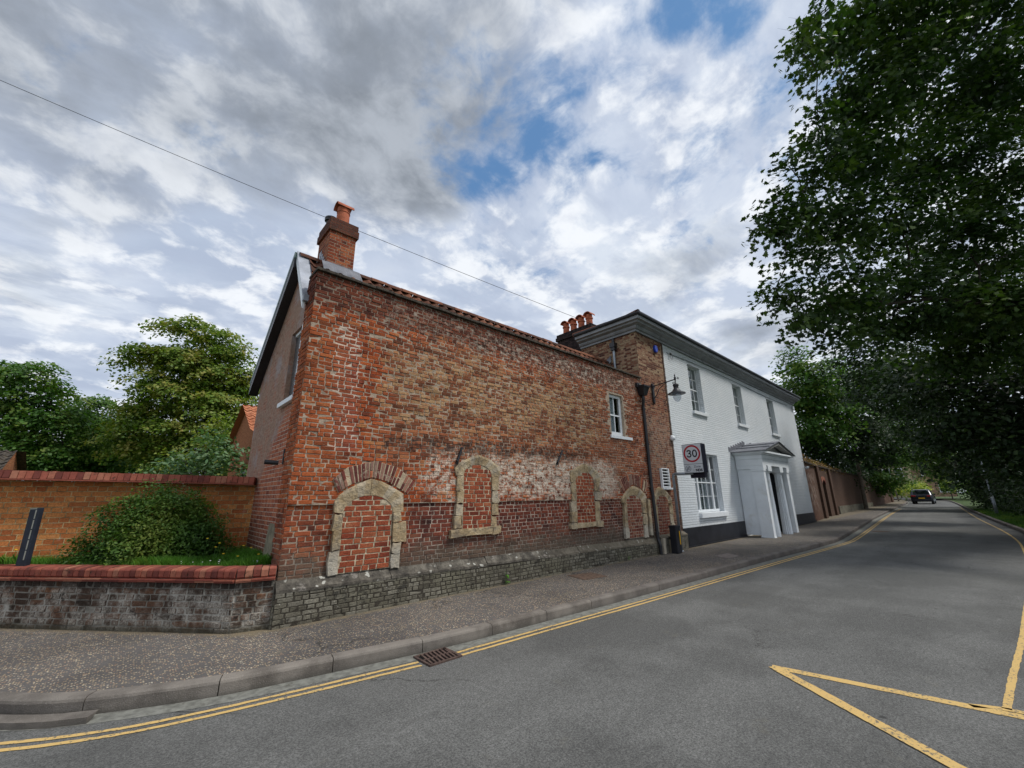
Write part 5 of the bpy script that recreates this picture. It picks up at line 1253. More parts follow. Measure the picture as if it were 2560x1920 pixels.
# faded plate: ghost 20 roundel with slash, 'Zone', 'NDS' with a ghost E
cy2, cz2 = SY1-.12, 2.30
ring(.082, .070, cy2, cz2, SX-.0065).build('faded_ring', M_signfaded, SG)
stroke([[(-.050, -.085), (.045, .075)]], .022, SX-.0085, 'faded_slash', M_signfaded, cy2, cz2)
stroke([[(-.045, .018), (-.032, .034), (-.014, .026), (-.018, .004), (-.046, -.030), (-.010, -.030)], [(.026+.02*math.cos(t), .032*math.sin(t)) for t in [2*math.pi*i/16 for i in range(17)]]], .012, SX-.0075, 'faded_digits', M_signfaded, cy2, cz2)
def put_text(s_, size, cy, cz, mat, name, bold=.0):
    me = text_mesh(s_, size, bold); me.name = name
    M_ = Matrix(((0, 0, -1, SX-.006), (-1, 0, 0, cy), (0, 1, 0, cz), (0, 0, 0, 1)))
    me.transform(M_); o = finish(name, me, mat, SG, False); o.data.materials.clear(); o.data.materials.append(mat); return o
put_text('Zone', .085, SY0+.165, 2.345, M_signfaded, 'word_zone', .002)
put_text('NDS', .092, SY0+.125, 2.245, M_signblack, 'word_nds', .004)
put_text('E', .092, SY0+.262, 2.245, M_signpale, 'letter_e')

# rubbish-cabinet style bollard beside the pole
BO = empty('bollard', (10.98, 5.66, .12), 'black square bollard with a vertical yellow strip beside the grey sign pole', 'bollard')
mb = MB(); mb.box(10.88, 11.12, 5.57, 5.76, .12, .80); mb.box(10.87, 11.13, 5.56, 5.77, .76, .82); mb.build('post', M_black, BO, bevel=.02)
MB().box(11.04, 11.07, 5.561, 5.571, .34, .68).build('yellow_strip', M_yplastic, BO); pass

# ------------------------------------------------------------------ low front wall and raised bed
LP = [Vector((1.50, 5.975)), Vector((1.108, 6.09)), Vector((-.89, 8.34)), Vector((-3.6, 11.4))]
LW = empty('low_wall', (1.1, 6.1, .12), 'low weathered brick wall with a red bullnose brick coping along the pavement corner', 'garden wall')
def wall_along(path, z0, z1, th_, side=1):
    mb = MB(); q = offset_sharp(path, th_*side)
    for i in range(len(path)-1):
        a, b2, c, d = path[i], path[i+1], q[i+1], q[i]
        for (p, r_) in ((a, b2), (d, c)):
            mb.poly([(p.x, p.y, z0), (r_.x, r_.y, z0), (r_.x, r_.y, z1), (p.x, p.y, z1)])
        mb.poly([(a.x, a.y, z1), (b2.x, b2.y, z1), (c.x, c.y, z1), (d.x, d.y, z1)])
    return mb
def offset_sharp(path, d):
    out = []
    for i, p in enumerate(path):
        ns = []
        if i > 0: t = (p-path[i-1]).normalized(); ns.append(Vector((-t.y, t.x)))
        if i < len(path)-1: t = (path[i+1]-p).normalized(); ns.append(Vector((-t.y, t.x)))
        n_ = sum(ns, Vector((0, 0))).normalized(); k = 1/max(.3, n_.dot(ns[0])); out.append(p+n_*d*k)
    return out
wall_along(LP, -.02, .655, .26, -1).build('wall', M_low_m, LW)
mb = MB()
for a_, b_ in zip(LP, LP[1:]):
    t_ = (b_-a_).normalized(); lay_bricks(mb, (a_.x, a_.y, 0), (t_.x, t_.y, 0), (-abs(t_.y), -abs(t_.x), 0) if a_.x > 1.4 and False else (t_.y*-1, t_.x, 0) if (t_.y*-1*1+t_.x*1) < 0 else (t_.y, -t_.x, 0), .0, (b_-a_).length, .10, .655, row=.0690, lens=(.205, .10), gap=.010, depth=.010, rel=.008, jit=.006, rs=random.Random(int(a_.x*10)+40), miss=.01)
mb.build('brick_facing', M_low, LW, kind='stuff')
def coping_bricks(path, side, z, w_, h, parent, over=.03, bwid=.0755, lip=True, seed=2, nose=.02):
    random.seed(seed); mb = MB(); tl = MB()
    for i in range(len(path)-1):
        a, b2 = path[i], path[i+1]; L_ = (b2-a).length; t = (b2-a)/L_; n_ = Vector((-t.y, t.x))*side; k_ = int(L_/bwid)
        ang = 0
        for k in range(k_):
            s0 = k*L_/k_+.004; s1 = (k+1)*L_/k_-.005; dz = random.uniform(-.003, .004); dn = random.uniform(-.003, .003)
            prof_ = [(-over+nose, 0), (-over, .02), (-over, h-nose), (-over+nose*.4, h-nose*.3), (-over+nose, h), (w_*.5, h+.012), (w_, h+.004), (w_, 0)]
            v0 = len(mb.v)
            for s_ in (s0, s1):
                for o_, z_ in prof_: P_ = a+t*s_+n_*(o_+dn); mb.v.append((P_.x, P_.y, z+z_+dz))
            m_ = len(prof_)
            mb.f += [tuple(v0+j for j in range(m_)), tuple(v0+m_+j for j in range(m_))[::-1]]+[(v0+j, v0+m_+j, v0+m_+(j+1) % m_, v0+(j+1) % m_) for j in range(m_)]
        if lip:
            for k in range(int(L_/.25)+1):
                s0 = k*.25+.003; s1 = min(L_, (k+1)*.25); 
                if s1 <= s0: continue
                p0 = a+t*s0; p1 = a+t*s1; dz = random.uniform(-.002, .002)
                for zz, ov in ((-.038, over+.012), (-.019, over+.022)):
                    q = [(p.x+n_.x*o_, p.y+n_.y*o_, z+zz+dz) for p, o_ in ((p0, -ov), (p1, -ov), (p1, w_), (p0, w_))]; tl.ext(q, (0, 0, .016))
    o = mb.build('coping_bricks', M_copbrick, parent, bevel=0)
    if lip: tl.build('coping_tiles', M_copbrick, parent)
    # mortar core
    c = wall_along([p for p in path], z-.01, z+h-.006, w_-.01, side); c.build('coping_mortar', plain('grey_mortar', (.20, .15, .12), .95, var=.3, scale=20, dist=.006), parent)
coping_bricks(LP, -1, .695, .23, .105, LW)
BD = empty('boundary_wall', (1.55, 8.2, .7), 'orange brick boundary wall with a red brick-on-edge coping behind the bush', 'garden wall')
BP = [Vector((1.56, 8.20)), Vector((-1.41, 9.20)), Vector((-4.2, 10.15))]
def bw(path, z1s): 
    mb = MB()
    for i in range(len(path)-1):
        a, b2 = path[i], path[i+1]; mb.poly([(a.x, a.y, .3), (b2.x, b2.y, .3), (b2.x, b2.y, z1s[i+1]), (a.x, a.y, z1s[i])])
        mb.poly([(a.x+.05, a.y+.22, .3), (b2.x+.05, b2.y+.22, .3), (b2.x+.05, b2.y+.22, z1s[i+1]), (a.x+.05, a.y+.22, z1s[i])])
    return mb
bw(BP, [1.83, 1.90, 1.95]).build('wall', M_bound, BD)
# coping following the slight rise
def coping_on(path, zs_, parent):
    k0 = len(C.objects)
    random.seed(4); mb = MB(); tl = MB()
    for i in range(len(path)-1):
        a, b2 = path[i], path[i+1]; L_ = (b2-a).length; t = (b2-a)/L_; n_ = Vector((t.y, -t.x)); k_ = int(L_/.0755)
        for k in range(k_):
            s0 = k*L_/k_+.004; s1 = (k+1)*L_/k_-.005; zz = zs_[i]+(zs_[i+1]-zs_[i])*(k/k_)+random.uniform(-.003, .004); dn = random.uniform(-.003, .003)
            pr_ = [(-.03, 0), (-.03, .09), (-.01, .105), (.22, .105), (.24, 0)]; v0 = len(mb.v); m_ = len(pr_)
            for s_ in (s0, s1):
                for o_, z_ in pr_: P_ = a+t*s_-n_*(-o_+dn)*-1*-1 if False else a+t*s_+Vector((-n_.x, -n_.y))*(o_+dn); mb.v.append((P_.x, P_.y, zz+z_))
            mb.f += [tuple(v0+j for j in range(m_)), tuple(v0+m_+j for j in range(m_))[::-1]]+[(v0+j, v0+m_+j, v0+m_+(j+1) % m_, v0+(j+1) % m_) for j in range(m_)]
        q = [(p.x-n_.x*o_, p.y-n_.y*o_, z_) for p, o_, z_ in ((a, -.045, zs_[i]-.022), (b2, -.045, zs_[i+1]-.022), (b2, .24, zs_[i+1]-.022), (a, .24, zs_[i]-.022))]; tl.ext(q, (0, 0, .018))
        q = [(p.x-n_.x*o_, p.y-n_.y*o_, z_) for p, o_, z_ in ((a, -.02, zs_[i]-.002), (b2, -.02, zs_[i+1]-.002), (b2, .22, zs_[i+1]-.002), (a, .22, zs_[i]-.002))]; tl.ext(q, (0, 0, .09))
    mb.build('coping_bricks', M_copbrick, parent); tl.build('coping_tiles', M_copbrick, parent)
coping_on(BP, [1.855, 1.925, 1.975], BD)
# planting bed
mb = MB(); q = offset_sharp(LP, -.2)
zb = .738
mb.poly([(1.58, 8.25, zb), (q[0].x+.1, q[0].y+.02, zb), (q[1].x, q[1].y, zb), (q[2].x, q[2].y, zb), (-1.4, 9.25, zb)]); mb.poly([(-1.4, 9.25, zb), (q[2].x, q[2].y, zb), (q[3].x, q[3].y, zb), (-3.2, 11.8, zb), (-4.2, 10.2, zb)])
o = mb.build('planting_bed', M_soil); o['kind'] = 'structure'
def in_poly(x, y, poly):
    c = False; n_ = len(poly)
    for i in range(n_):
        x1, y1 = poly[i]; x2, y2 = poly[(i+1) % n_]
        if (y1 > y) != (y2 > y) and x < (x2-x1)*(y-y1)/(y2-y1)+x1: c = not c
    return c

# ------------------------------------------------------------------ vegetation
MAPLE = np.array([(0, -.5), (.12, -.28), (.40, -.36), (.30, -.12), (.52, .10), (.24, .10), (.20, .30), (0, .55), (-.20, .30), (-.24, .10), (-.52, .10), (-.30, -.12), (-.40, -.36), (-.12, -.28)])
OVAL = np.array([(0, -.5), (.22, -.15), (.20, .2), (0, .5), (-.20, .2), (-.22, -.15)])
QUAD = np.array([(0, -.5), (.34, .0), (0, .5), (-.34, .0)])
def leaf_mesh(name, P_, Nn, size, shape, mat, parent=None, origin=None, bend=.12):
    n_ = len(P_); Nn = Nn/np.linalg.norm(Nn, axis=1, keepdims=True)
    rv = rng.normal(size=(n_, 3)); T = np.cross(Nn, rv); T /= np.linalg.norm(T, axis=1, keepdims=True); B_ = np.cross(Nn, T)
    m_ = len(shape); s_ = size.reshape(-1, 1, 1)
    u = shape[:, 0].reshape(1, m_, 1); v = shape[:, 1].reshape(1, m_, 1)
    V_ = P_[:, None, :]+s_*(T[:, None, :]*u+B_[:, None, :]*v-Nn[:, None, :]*(bend*(np.abs(u)**1.)*2*.5+bend*v*v))
    V_ = V_.reshape(-1, 3)
    off = np.array(world_loc(parent)) if parent is not None else np.array(origin if origin is not None else (0, 0, 0))
    V_ = V_-off
    me = bpy.data.meshes.new(name); me.vertices.add(n_*m_); me.vertices.foreach_set('co', V_.astype(np.float32).ravel())
    me.loops.add(n_*m_); me.loops.foreach_set('vertex_index', np.arange(n_*m_, dtype=np.int32))
    me.polygons.add(n_); me.polygons.foreach_set('loop_start', np.arange(0, n_*m_, m_, dtype=np.int32)); me.polygons.foreach_set('loop_total', np.full(n_, m_, dtype=np.int32))
    me.update(calc_edges=True); me.materials.append(mat)
    o = bpy.data.objects.new(name, me); C.objects.link(o)
    if parent is not None: o.parent = parent
    elif origin is not None: o.location = origin
    return o
def blob_leaves(blobs, per, spray=14, shell=(.45, 1.0), flat=.35, leaf=.16, sr=.35, area=.4):
    """blobs: (centre, rx, ry, rz, density factor). sprays of leaves through each blob; returns points, normals"""
    PP, NN = [], []
    for c, rx, ry, rz, den in blobs:
        c = np.array(c); n_ = max(6, int(per*den*((rx*ry+rx*rz+ry*rz)/3)*math.pi/(area*leaf*leaf)))
        ns_ = max(2, n_//spray)
        d = rng.normal(size=(ns_, 3)); d /= np.linalg.norm(d, axis=1, keepdims=True)
        rad = (shell[0]**3+(shell[1]**3-shell[0]**3)*rng.random((ns_, 1)))**(1/3)*(1+.10*np.clip(rng.normal(size=(ns_, 1)), -2, 1.3))
        sc = c+d*rad*np.array([rx, ry, rz])
        idx = np.repeat(np.arange(ns_), spray); q = np.clip(rng.normal(size=(len(idx), 3)), -1.9, 1.9)*np.array([sr, sr, sr*flat])
        out = d[idx]; pts = sc[idx]+q
        # sprays droop outward
        pts[:, 2] -= .25*(q[:, 0]**2+q[:, 1]**2)/max(sr, .01)
        nn = out*.55+np.array([0, 0, .75])+rng.normal(size=pts.shape)*.42
        PP.append(pts); NN.append(nn)
    return np.concatenate(PP), np.concatenate(NN)
def tree(name, label, cat, blobs, base, mat, leaf=.2, per=60, shape=QUAD, group=None, trunk_r=.3, spray=14, sr=.4, shell=(.45, 1.), flat=.35, limbs=True, crownname='crown'):
    if base is None: mc = sum((Vector(b_[0]) for b_ in blobs), Vector())/len(blobs); base = (mc.x, mc.y, 0.)
    base = Vector(base); t = empty(name, base, label, cat, group)
    P_, N_ = blob_leaves(blobs, per, spray, shell, flat, leaf, sr)
    leaf_mesh(crownname, P_, N_, leaf*rng.uniform(.7, 1.25, len(P_)), shape, mat, t)
    cs = [Vector(b_[0]) for b_ in blobs]; mid = sum(cs, Vector())/len(cs); zlo = min(c.z for c in cs)
    mb = MB(); fork = Vector((base.x*.6+mid.x*.4, base.y*.6+mid.y*.4, base.z+max(.3, (zlo-base.z)*.75)))
    mb.tube([base-Vector((0, 0, .2)), base.lerp(fork, .5)+Vector((.05, .05, 0))*trunk_r, fork], [trunk_r*1.25, trunk_r, trunk_r*.85], 10)
    if limbs:
        order = sorted(cs, key=lambda c: (c-fork).length); nodes = [(fork, trunk_r*.6)]
        for c in order:      # each bough grows from the nearest existing one
            if c.z < fork.z+1.2 and trunk_r > .15: continue
            par, pr = min(nodes, key=lambda n_: (n_[0]-c).length+ (0 if (n_[0]-fork).length < (c-fork).length else 9)); r1 = max(trunk_r*.05, pr*.62)
            q = par.lerp(c, .5)+Vector((random.uniform(-.1, .1), random.uniform(-.1, .1), .05))*(c-par).length; mb.tube([par, q, c], [pr*.8, (pr+r1)*.42, r1*.7], 6, cap=False); nodes += [(c, r1), (q, (pr+r1)*.45)]
            for _ in range(4):
                e = c+Vector((random.uniform(-1, 1), random.uniform(-1, 1), random.uniform(-.4, .8)))*(blobs[0][1]*.9); mb.tube([q.lerp(c, .7), c.lerp(e, .5)+Vector((0, 0, .05)), e], [r1*.35, r1*.18, r1*.06], 4, cap=False)
    mb.build('trunk', M_bark, t)
    return t
def B(px, py, D, rpx, rz=.8, den=1., ry=None):
    r_ = rpx/FPX*D; return (at(px, py, D), r_, ry or r_, r_*rz, den)

# --- big sycamore overhanging the road on the right
syc = [B(2110, 30, 11, 60), B(2180, 40, 11.3, 130), B(2330, 20, 11.6, 160), B(2520, 30, 12, 170), B(2045, 110, 10.8, 60), B(2110, 240, 10.8, 90), B(2230, 200, 11.3, 130), B(2390, 200, 12, 160), B(2560, 240, 12, 150),
       B(2075, 380, 10.6, 85), B(2000, 440, 10.4, 55), B(2190, 370, 11.2, 120), B(2340, 400, 12, 130), B(2500, 430, 12.3, 150), B(1985, 530, 10.2, 70), B(1925, 570, 10.0, 36), B(2100, 540, 10.9, 110), B(2240, 540, 11.5, 120),
       B(2400, 600, 12.2, 150), B(2560, 640, 12.4, 150), B(2010, 650, 10.2, 60), B(1960, 725, 10.0, 50), B(2040, 760, 10.4, 70), B(2130, 700, 11, 110), B(2270, 740, 12, 140), B(2440, 780, 12.5, 150), B(2570, 850, 13, 150), B(2350, 860, 13, 120), B(2200, 830, 12.5, 70),
       B(1995, 790, 10.2, 38), B(2110, 810, 11, 60)]
syc = [((c_+cr2*.30 if i_ in (0, 4, 5, 9, 10, 14, 15, 20, 21, 22, 27, 28) else c_), a_*.88, b_*.88, d_*.84, e_) for i_, (c_, a_, b_, d_, e_) in enumerate(syc)]
syc += [B(2530, 745, 10.6, 85), B(2430, 760, 10.6, 70), B(2590, 760, 10.4, 80)]
syc += [B(px_+14, py_, 10.1, r_, .7, .9) for px_, py_, r_ in ((1900, 575, 16), (1912, 545, 14), (1935, 500, 18), (1925, 720, 16), (1945, 752, 16), (1958, 415, 18), (1985, 130, 16), (1998, 90, 18), (2020, 60, 20), (2030, 185, 16), (2040, 330, 18), (2000, 365, 16), (1950, 640, 18), (1985, 805, 16), (2075, 845, 22), (2060, 20, 24), (2030, 290, 12))]
tree('sycamore_tree', 'huge dark green sycamore overhanging the right side of the road', 'tree', syc, (14.5, -5.2, 0), L_syc, leaf=.14, per=3.7, shape=MAPLE, trunk_r=.30, spray=60, sr=.30, shell=(.25, .95), flat=.45)
# --- trees and scrub behind it on the right verge
wood = [('shaded tree with low boughs behind the sycamore at the right edge', [B(2540, 960, 15, 150), B(2420, 980, 15.5, 130), B(2320, 930, 16, 110), B(2560, 1100, 14.5, 120), B(2450, 1090, 16, 110), B(2530, 1175, 29, 62), B(2430, 1165, 31, 66), B(2590, 1180, 24, 66)], (19, -4.5, 0), L_dark),
        ('dark tree reaching over the road beyond the sycamore', [B(2190, 880, 20, 90), B(2260, 950, 21, 100), B(2330, 1040, 22, 90), B(2180, 960, 22, 60), B(2400, 1080, 21, 80)], (30, -3.4, .15), L_dark),
        ('mid green tree arching over the road by the car', [B(2300, 1060, 34, 60), B(2260, 1010, 36, 55), B(2310, 1120, 33, 48), B(2350, 1100, 34, 60), B(2365, 1165, 34, 40), B(2290, 1145, 40, 34), B(2335, 1175, 37, 30), B(2385, 1200, 38, 34), B(2400, 1160, 34, 45)], (42, -2.6, .4), L_mid)]
for lab, bl_, bs, mt in wood: tree('roadside_tree', lab, 'tree', bl_, bs, mt, leaf=.18, per=4.4, shape=QUAD, trunk_r=.28, sr=.5, shell=(.3, 1.), spray=50, flat=.35, group='trees over the right verge')
def shrub(name, label, cat, blobs, base, mat, leaf, per, **k):
    return tree(name, label, cat, blobs, base, mat, leaf=leaf, per=per, trunk_r=.05, limbs=True, crownname='foliage', **k)
def ry_(x): return min(RKERB, key=lambda p: abs(p.x-x)).y
shrub('verge_hedge', 'dark overgrown hedge along the right verge under the trees', 'hedge',
      [((20+i*2.6, ry_(20+i*2.6)-(2.15-.06*max(0, i-4) if i < 15 else .7), 1.5+gz(18+i*2.9)), 1.8, 1.0, 1.8, 1.) for i in range(15)]+[((21+i*3.6, ry_(21+i*3.6)-2.2, 3.7), 2.3, 1.3, 2.0, .8) for i in range(10)], (34, -2.4, .1), L_dark, .19, 2.0, sr=.3, shell=(.5, 1.))

# --- trees beyond the far wall (left side of the road)
shrub_mid = [('bright green tree rising behind the far end of the white house', [B(1990, 900, 30, 42), B(2040, 940, 30, 70), B(1985, 985, 31, 60), B(2080, 1010, 31, 80), B(2030, 1060, 31, 75)], (38, 9.5, .3), L_mid),
             ('dark spreading tree behind the garden wall left of the road', [B(2120, 960, 33, 75), B(2150, 1050, 34, 80), B(2080, 1100, 34, 80), B(2010, 1130, 32, 70), B(2180, 1120, 36, 60)], (46, 8.6, .5), L_dark),
             ('dark leafy tree leaning over the far end of the garden wall', [B(2190, 1060, 42, 55), B(2215, 1130, 43, 48), B(2180, 1180, 42, 45), B(2240, 1090, 44, 42), B(2222, 1185, 43, 34), B(2205, 1212, 43, 28), B(2255, 1140, 45, 32), B(2270, 1110, 46, 34)], (58, 7.9, .8), L_mid)]
for lab, bl_, bs, mt in shrub_mid: tree('wallside_tree', lab, 'tree', bl_, bs, mt, leaf=.24, per=6.0, shape=QUAD, trunk_r=.2, sr=.52, shell=(.4, .95), flat=.32, spray=80, group='trees behind the garden wall')
shrub('ivy_mass', 'dark ivy hanging over the far part of the garden wall', 'ivy', [((47+i*3.3, wy(47+i*3.3)+.5, 3.3), 1.9, .8, 1.5, 1.) for i in range(8)], (56, 7.3, .4), L_dark, .2, 2.2, sr=.3)
tree('far_tree', 'dark distant trees closing the end of the road behind the car', 'tree', [((92+i*3, -3.5+1.1*i, 3.0), 4.2, 3., 3.4, 1.) for i in range(3)]+[((88, -1.5, 3.0), 3.6, 2.4, 3.2, 1.), ((96, 1., 7.5), 4, 3.6, 3, 1.), ((84, -3.6, 6.), 4, 3, 3.4, 1.), ((104, 9, 8.5), 5, 5, 3.5, 1.), ((104, 15, 6.5), 5, 5, 5, 1.)], (92, -3, .5), L_dark, leaf=.32, per=4., trunk_r=.3, sr=.6, shell=(.4, 1.))
# --- trees on the left
ches = [B(480, 812, 28, 42, .5), B(430, 815, 28, 28, .5), B(540, 840, 28, 48, .55), B(585, 880, 28, 48, .55), B(350, 885, 27.5, 38, .35), B(410, 880, 28, 60, .4), B(320, 905, 27, 20, .4), B(480, 900, 28, 80, .5), B(560, 940, 28, 75, .5), B(620, 960, 28.5, 45),
        B(400, 950, 27, 60, .5), B(470, 985, 27, 85, .5), B(560, 1010, 27, 80, .5), B(360, 1010, 27, 45, .5), B(400, 1050, 27, 75, .55), B(500, 1080, 27, 90, .6), B(600, 1070, 27.5, 60), B(350, 1100, 27, 65, .6), B(440, 1140, 27, 80, .7), B(560, 1160, 27, 80, .7), B(300, 1060, 28, 25)]
tree('chestnut_tree', 'tall layered tree with yellowing leaves left of the brick gable', 'tree', ches, None, L_chest, leaf=.22, per=9., shape=QUAD, trunk_r=.3, sr=.55, shell=(.35, .95), flat=.24, spray=120)
lt = [('broad green tree at the left edge above the orange wall', [B(70, 930, 26, 55, .6), B(10, 930, 26, 45, .7), B(120, 965, 26, 45, .6), B(40, 1000, 26, 80, .6), B(130, 1040, 26, 70, .6), B(30, 1090, 26, 80, .7), B(120, 1130, 26, 80, .7), B(190, 1110, 26, 50, .7), B(50, 1160, 26, 60, .6), B(-60, 1020, 26, 80)], None, L_mid),
      ('lower brownish topped tree between the two tall trees', [B(235, 1005, 30, 42, .5), B(200, 1040, 30, 50, .6), B(265, 1050, 30, 50, .6), B(230, 1100, 30, 80, .7), B(300, 1120, 30, 60, .8), B(220, 1160, 29, 80, .7), B(320, 1170, 29, 60, .8)], None, L_mid)]
for lab, bl_, bs, mt in lt: tree('garden_tree', lab, 'tree', bl_, bs, mt, leaf=.22, per=7.5, trunk_r=.2, sr=.52, shell=(.35, .95), flat=.30, spray=100, group='trees behind the orange wall')
tree('feathery_tree', 'small yellow-green feathery tree beside the brick gable', 'tree', [B(545, 1050, 18, 40), B(580, 1085, 18, 38), B(530, 1095, 18, 45), B(440, 1130, 18, 25), B(400, 1165, 18, 25), B(590, 1120, 18, 30)], None, L_yel, leaf=.13, per=1.8, trunk_r=.08, sr=.25)
shrub('buddleia_bush', 'grey-green bush behind the orange wall next to the gable', 'bush', [B(520, 1120, 13, 52), B(465, 1150, 13, 50), B(575, 1130, 13, 45), B(430, 1185, 13, 40), B(510, 1180, 13, 60), B(595, 1170, 13, 34), B(380, 1195, 13, 25), B(545, 1090, 13, 30)], None, L_blue, .15, 2.6, shape=OVAL, sr=.2)
tree('far_tree', 'distant dark tree low behind the garden trees', 'tree', [B(250, 1130, 45, 90, .7), B(380, 1150, 45, 90, .7), B(100, 1120, 45, 110, .7), B(520, 1140, 45, 100, .7)], None, L_dark, leaf=.5, per=2., trunk_r=.3, sr=.9, shell=(.2, 1.))

# --- bush in the bed
bs_ = [((.42, 8.05, 1.15), .55, .42, .42, 1.), ((.05, 8.30, 1.02), .46, .38, .34, 1.), ((.76, 7.78, 1.08), .42, .36, .38, 1.), ((.40, 8.05, 1.48), .46, .36, .30, .9), ((1.0, 7.62, .92), .22, .24, .24, .9), ((-.25, 8.48, .90), .24, .22, .22, .8), ((.30, 7.85, .96), .44, .30, .32, 1), ((.75, 7.62, .92), .40, .25, .26, 1), ((.62, 7.9, 1.40), .32, .28, .26, .9), ((.10, 8.2, 1.35), .3, .28, .22, .8)]
bs_ += [((.36+.62*math.cos(t), 8.0-.55*math.cos(t)+.2*math.sin(t*2), 1.22+.50*math.sin(t)), .10, .10, .17, .8) for t in [.2+.42*i for i in range(7)]]+[((.4, 8., 1.80), .08, .08, .14, .7), ((.72, 7.8, 1.68), .08, .08, .14, .7)]
bush = tree('bush', 'rounded dark green bush growing in front of the orange boundary wall', 'bush', bs_, (.5, 8.1, .75), L_bush, leaf=.042, per=8.0, shape=OVAL, trunk_r=.03, sr=.09, spray=60, shell=(.6, 1.), flat=.45, crownname='foliage')
# dry plants along the far garden wall top
dp = [((26.95+i*.85, wy(27+i*.85)+.15, 3.42-.012*i+.08*math.sin(i*2.1)), .55, .28, .26-.007*i, 1.) for i in range(19)]
P_, N_ = blob_leaves(dp, 1.6, 8, (.2, 1.), .8, .1, .10)
o = leaf_mesh('wall_top_plants', P_, N_, .10*rng.uniform(.6, 1.3, len(P_)), OVAL, L_dry, None, (33, 6.1, 3.2)); tag(o, 'rusty brown dry plants sprouting along the top of the garden wall', 'plants')
# grass in the bed
q = offset_sharp(LP, -.24)
bedpoly = [(q[0].x+.05, q[0].y+.15), (1.54, 8.1), (-1.35, 9.1), (-3.0, 9.7), (q[2].x-.8, q[2].y+.9), (q[2].x, q[2].y), (q[1].x, q[1].y)]
def blades(name, poly, n_, zf, h0, h1, mat, w0=.004):
    xs1 = [p[0] for p in poly]; ys1 = [p[1] for p in poly]; V_ = []; 
    while len(V_) < n_:
        x, y = random.uniform(min(xs1), max(xs1)), random.uniform(min(ys1), max(ys1))
        if in_poly(x, y, poly): V_.append((x, y))
    P_ = np.array(V_); z = np.array([zf(x, y) for x, y in V_]); th_ = rng.random(n_)*6.283; h = rng.uniform(h0, h1, n_)*(.6+.6*(np.sin(P_[:, 0]*5)+np.sin(P_[:, 1]*7+1)+2)/4)
    w_ = w0*rng.uniform(.7, 1.4, n_); ln = rng.uniform(.1, .75, n_)*h; ph = rng.random(n_)*6.283
    c_, s_ = np.cos(th_)*w_, np.sin(th_)*w_
    a = np.stack([P_[:, 0]-c_, P_[:, 1]-s_, z], 1); b2 = np.stack([P_[:, 0]+c_, P_[:, 1]+s_, z], 1)
    m1 = np.stack([P_[:, 0]+c_*.8+np.cos(ph)*ln*.35, P_[:, 1]+s_*.8+np.sin(ph)*ln*.35, z+h*.6], 1); m2 = np.stack([P_[:, 0]-c_*.8+np.cos(ph)*ln*.35, P_[:, 1]-s_*.8+np.sin(ph)*ln*.35, z+h*.6], 1)
    t_ = np.stack([P_[:, 0]+np.cos(ph)*ln, P_[:, 1]+np.sin(ph)*ln, z+h], 1)
    V2 = np.stack([a, b2, m1, t_, m2], 1).reshape(-1, 3)
    me = bpy.data.meshes.new(name); me.vertices.add(n_*5); me.vertices.foreach_set('co', V2.astype(np.float32).ravel()); me.loops.add(n_*5); me.loops.foreach_set('vertex_index', np.arange(n_*5, dtype=np.int32))
    me.polygons.add(n_); me.polygons.foreach_set('loop_start', np.arange(0, n_*5, 5, dtype=np.int32)); me.polygons.foreach_set('loop_total', np.full(n_, 5, dtype=np.int32)); me.update(calc_edges=True); me.materials.append(mat)
    o = bpy.data.objects.new(name, me); C.objects.link(o); return o
random.seed(31)
o = blades('grass', bedpoly, 32000, lambda x, y: .735+.02*max(0, -x), .05, .17, L_grass); o['kind'] = 'stuff'; o['category'] = 'grass'; o['label'] = 'green grass growing in the raised bed behind the low wall'
rv = [(p.x, p.y) for p in offset(RKERB, -.15) if 6 < p.x < 48]; rv2 = [(p.x, p.y) for p in offset(RKERB, -2.6) if 6 < p.x < 48][::-1]
o = blades('verge_grass', rv+rv2, 26000, lambda x, y: .10+gz(x), .05, .13, L_mid, .012); o['kind'] = 'stuff'; o['category'] = 'grass'; o['label'] = 'short grass on the verge right of the road'
# flowers in the bed
M_yf = plain('dandelion_yellow', (.75, .50, .02), .6, var=.1); M_wf = plain('daisy_white', (.80, .80, .75), .6, var=.05); M_stem = plain('green_stem', (.06, .15, .03), .7)
def flower(x, y, z0, h, r_, mat, name, label, group, parent=None):
    t = empty(name, (x, y, z0), label, 'flower', group); MB().tube([(x, y, z0-.01), (x+.01, y, z0+h*.6), (x+.015, y+.005, z0+h)], .002, 5).build('stem', M_stem, t)
    MB().lathe([(r_*.3, -r_*.3), (r_, 0), (r_*.8, r_*.35), (.001, r_*.45)], (x+.015, y+.005, z0+h), 9).build('bloom', mat, t); return t
for (x, y, h) in ((.98, 7.12, .24), (1.06, 6.98, .16), (1.03, 7.22, .28), (1.22, 6.92, .12), (1.33, 7.25, .22), (1.40, 7.10, .20), (1.43, 6.75, .14), (.90, 7.35, .34), (-1.02, 8.85, .24)):
    flower(x, y, .74, h, .016, M_yf, 'dandelion', 'yellow dandelion-like flower standing in the grass of the raised bed', 'yellow flowers in the grass bed')
for i in range(14):
    x = random.uniform(.55, 1.15); y = 6.28+(1.1-x)*1.12+random.uniform(.25, .45); flower(x, y, .74, random.uniform(.07, .11), .010, M_wf, 'daisy', 'tiny white daisy in the grass behind the low wall coping', 'white daisies in the grass bed')
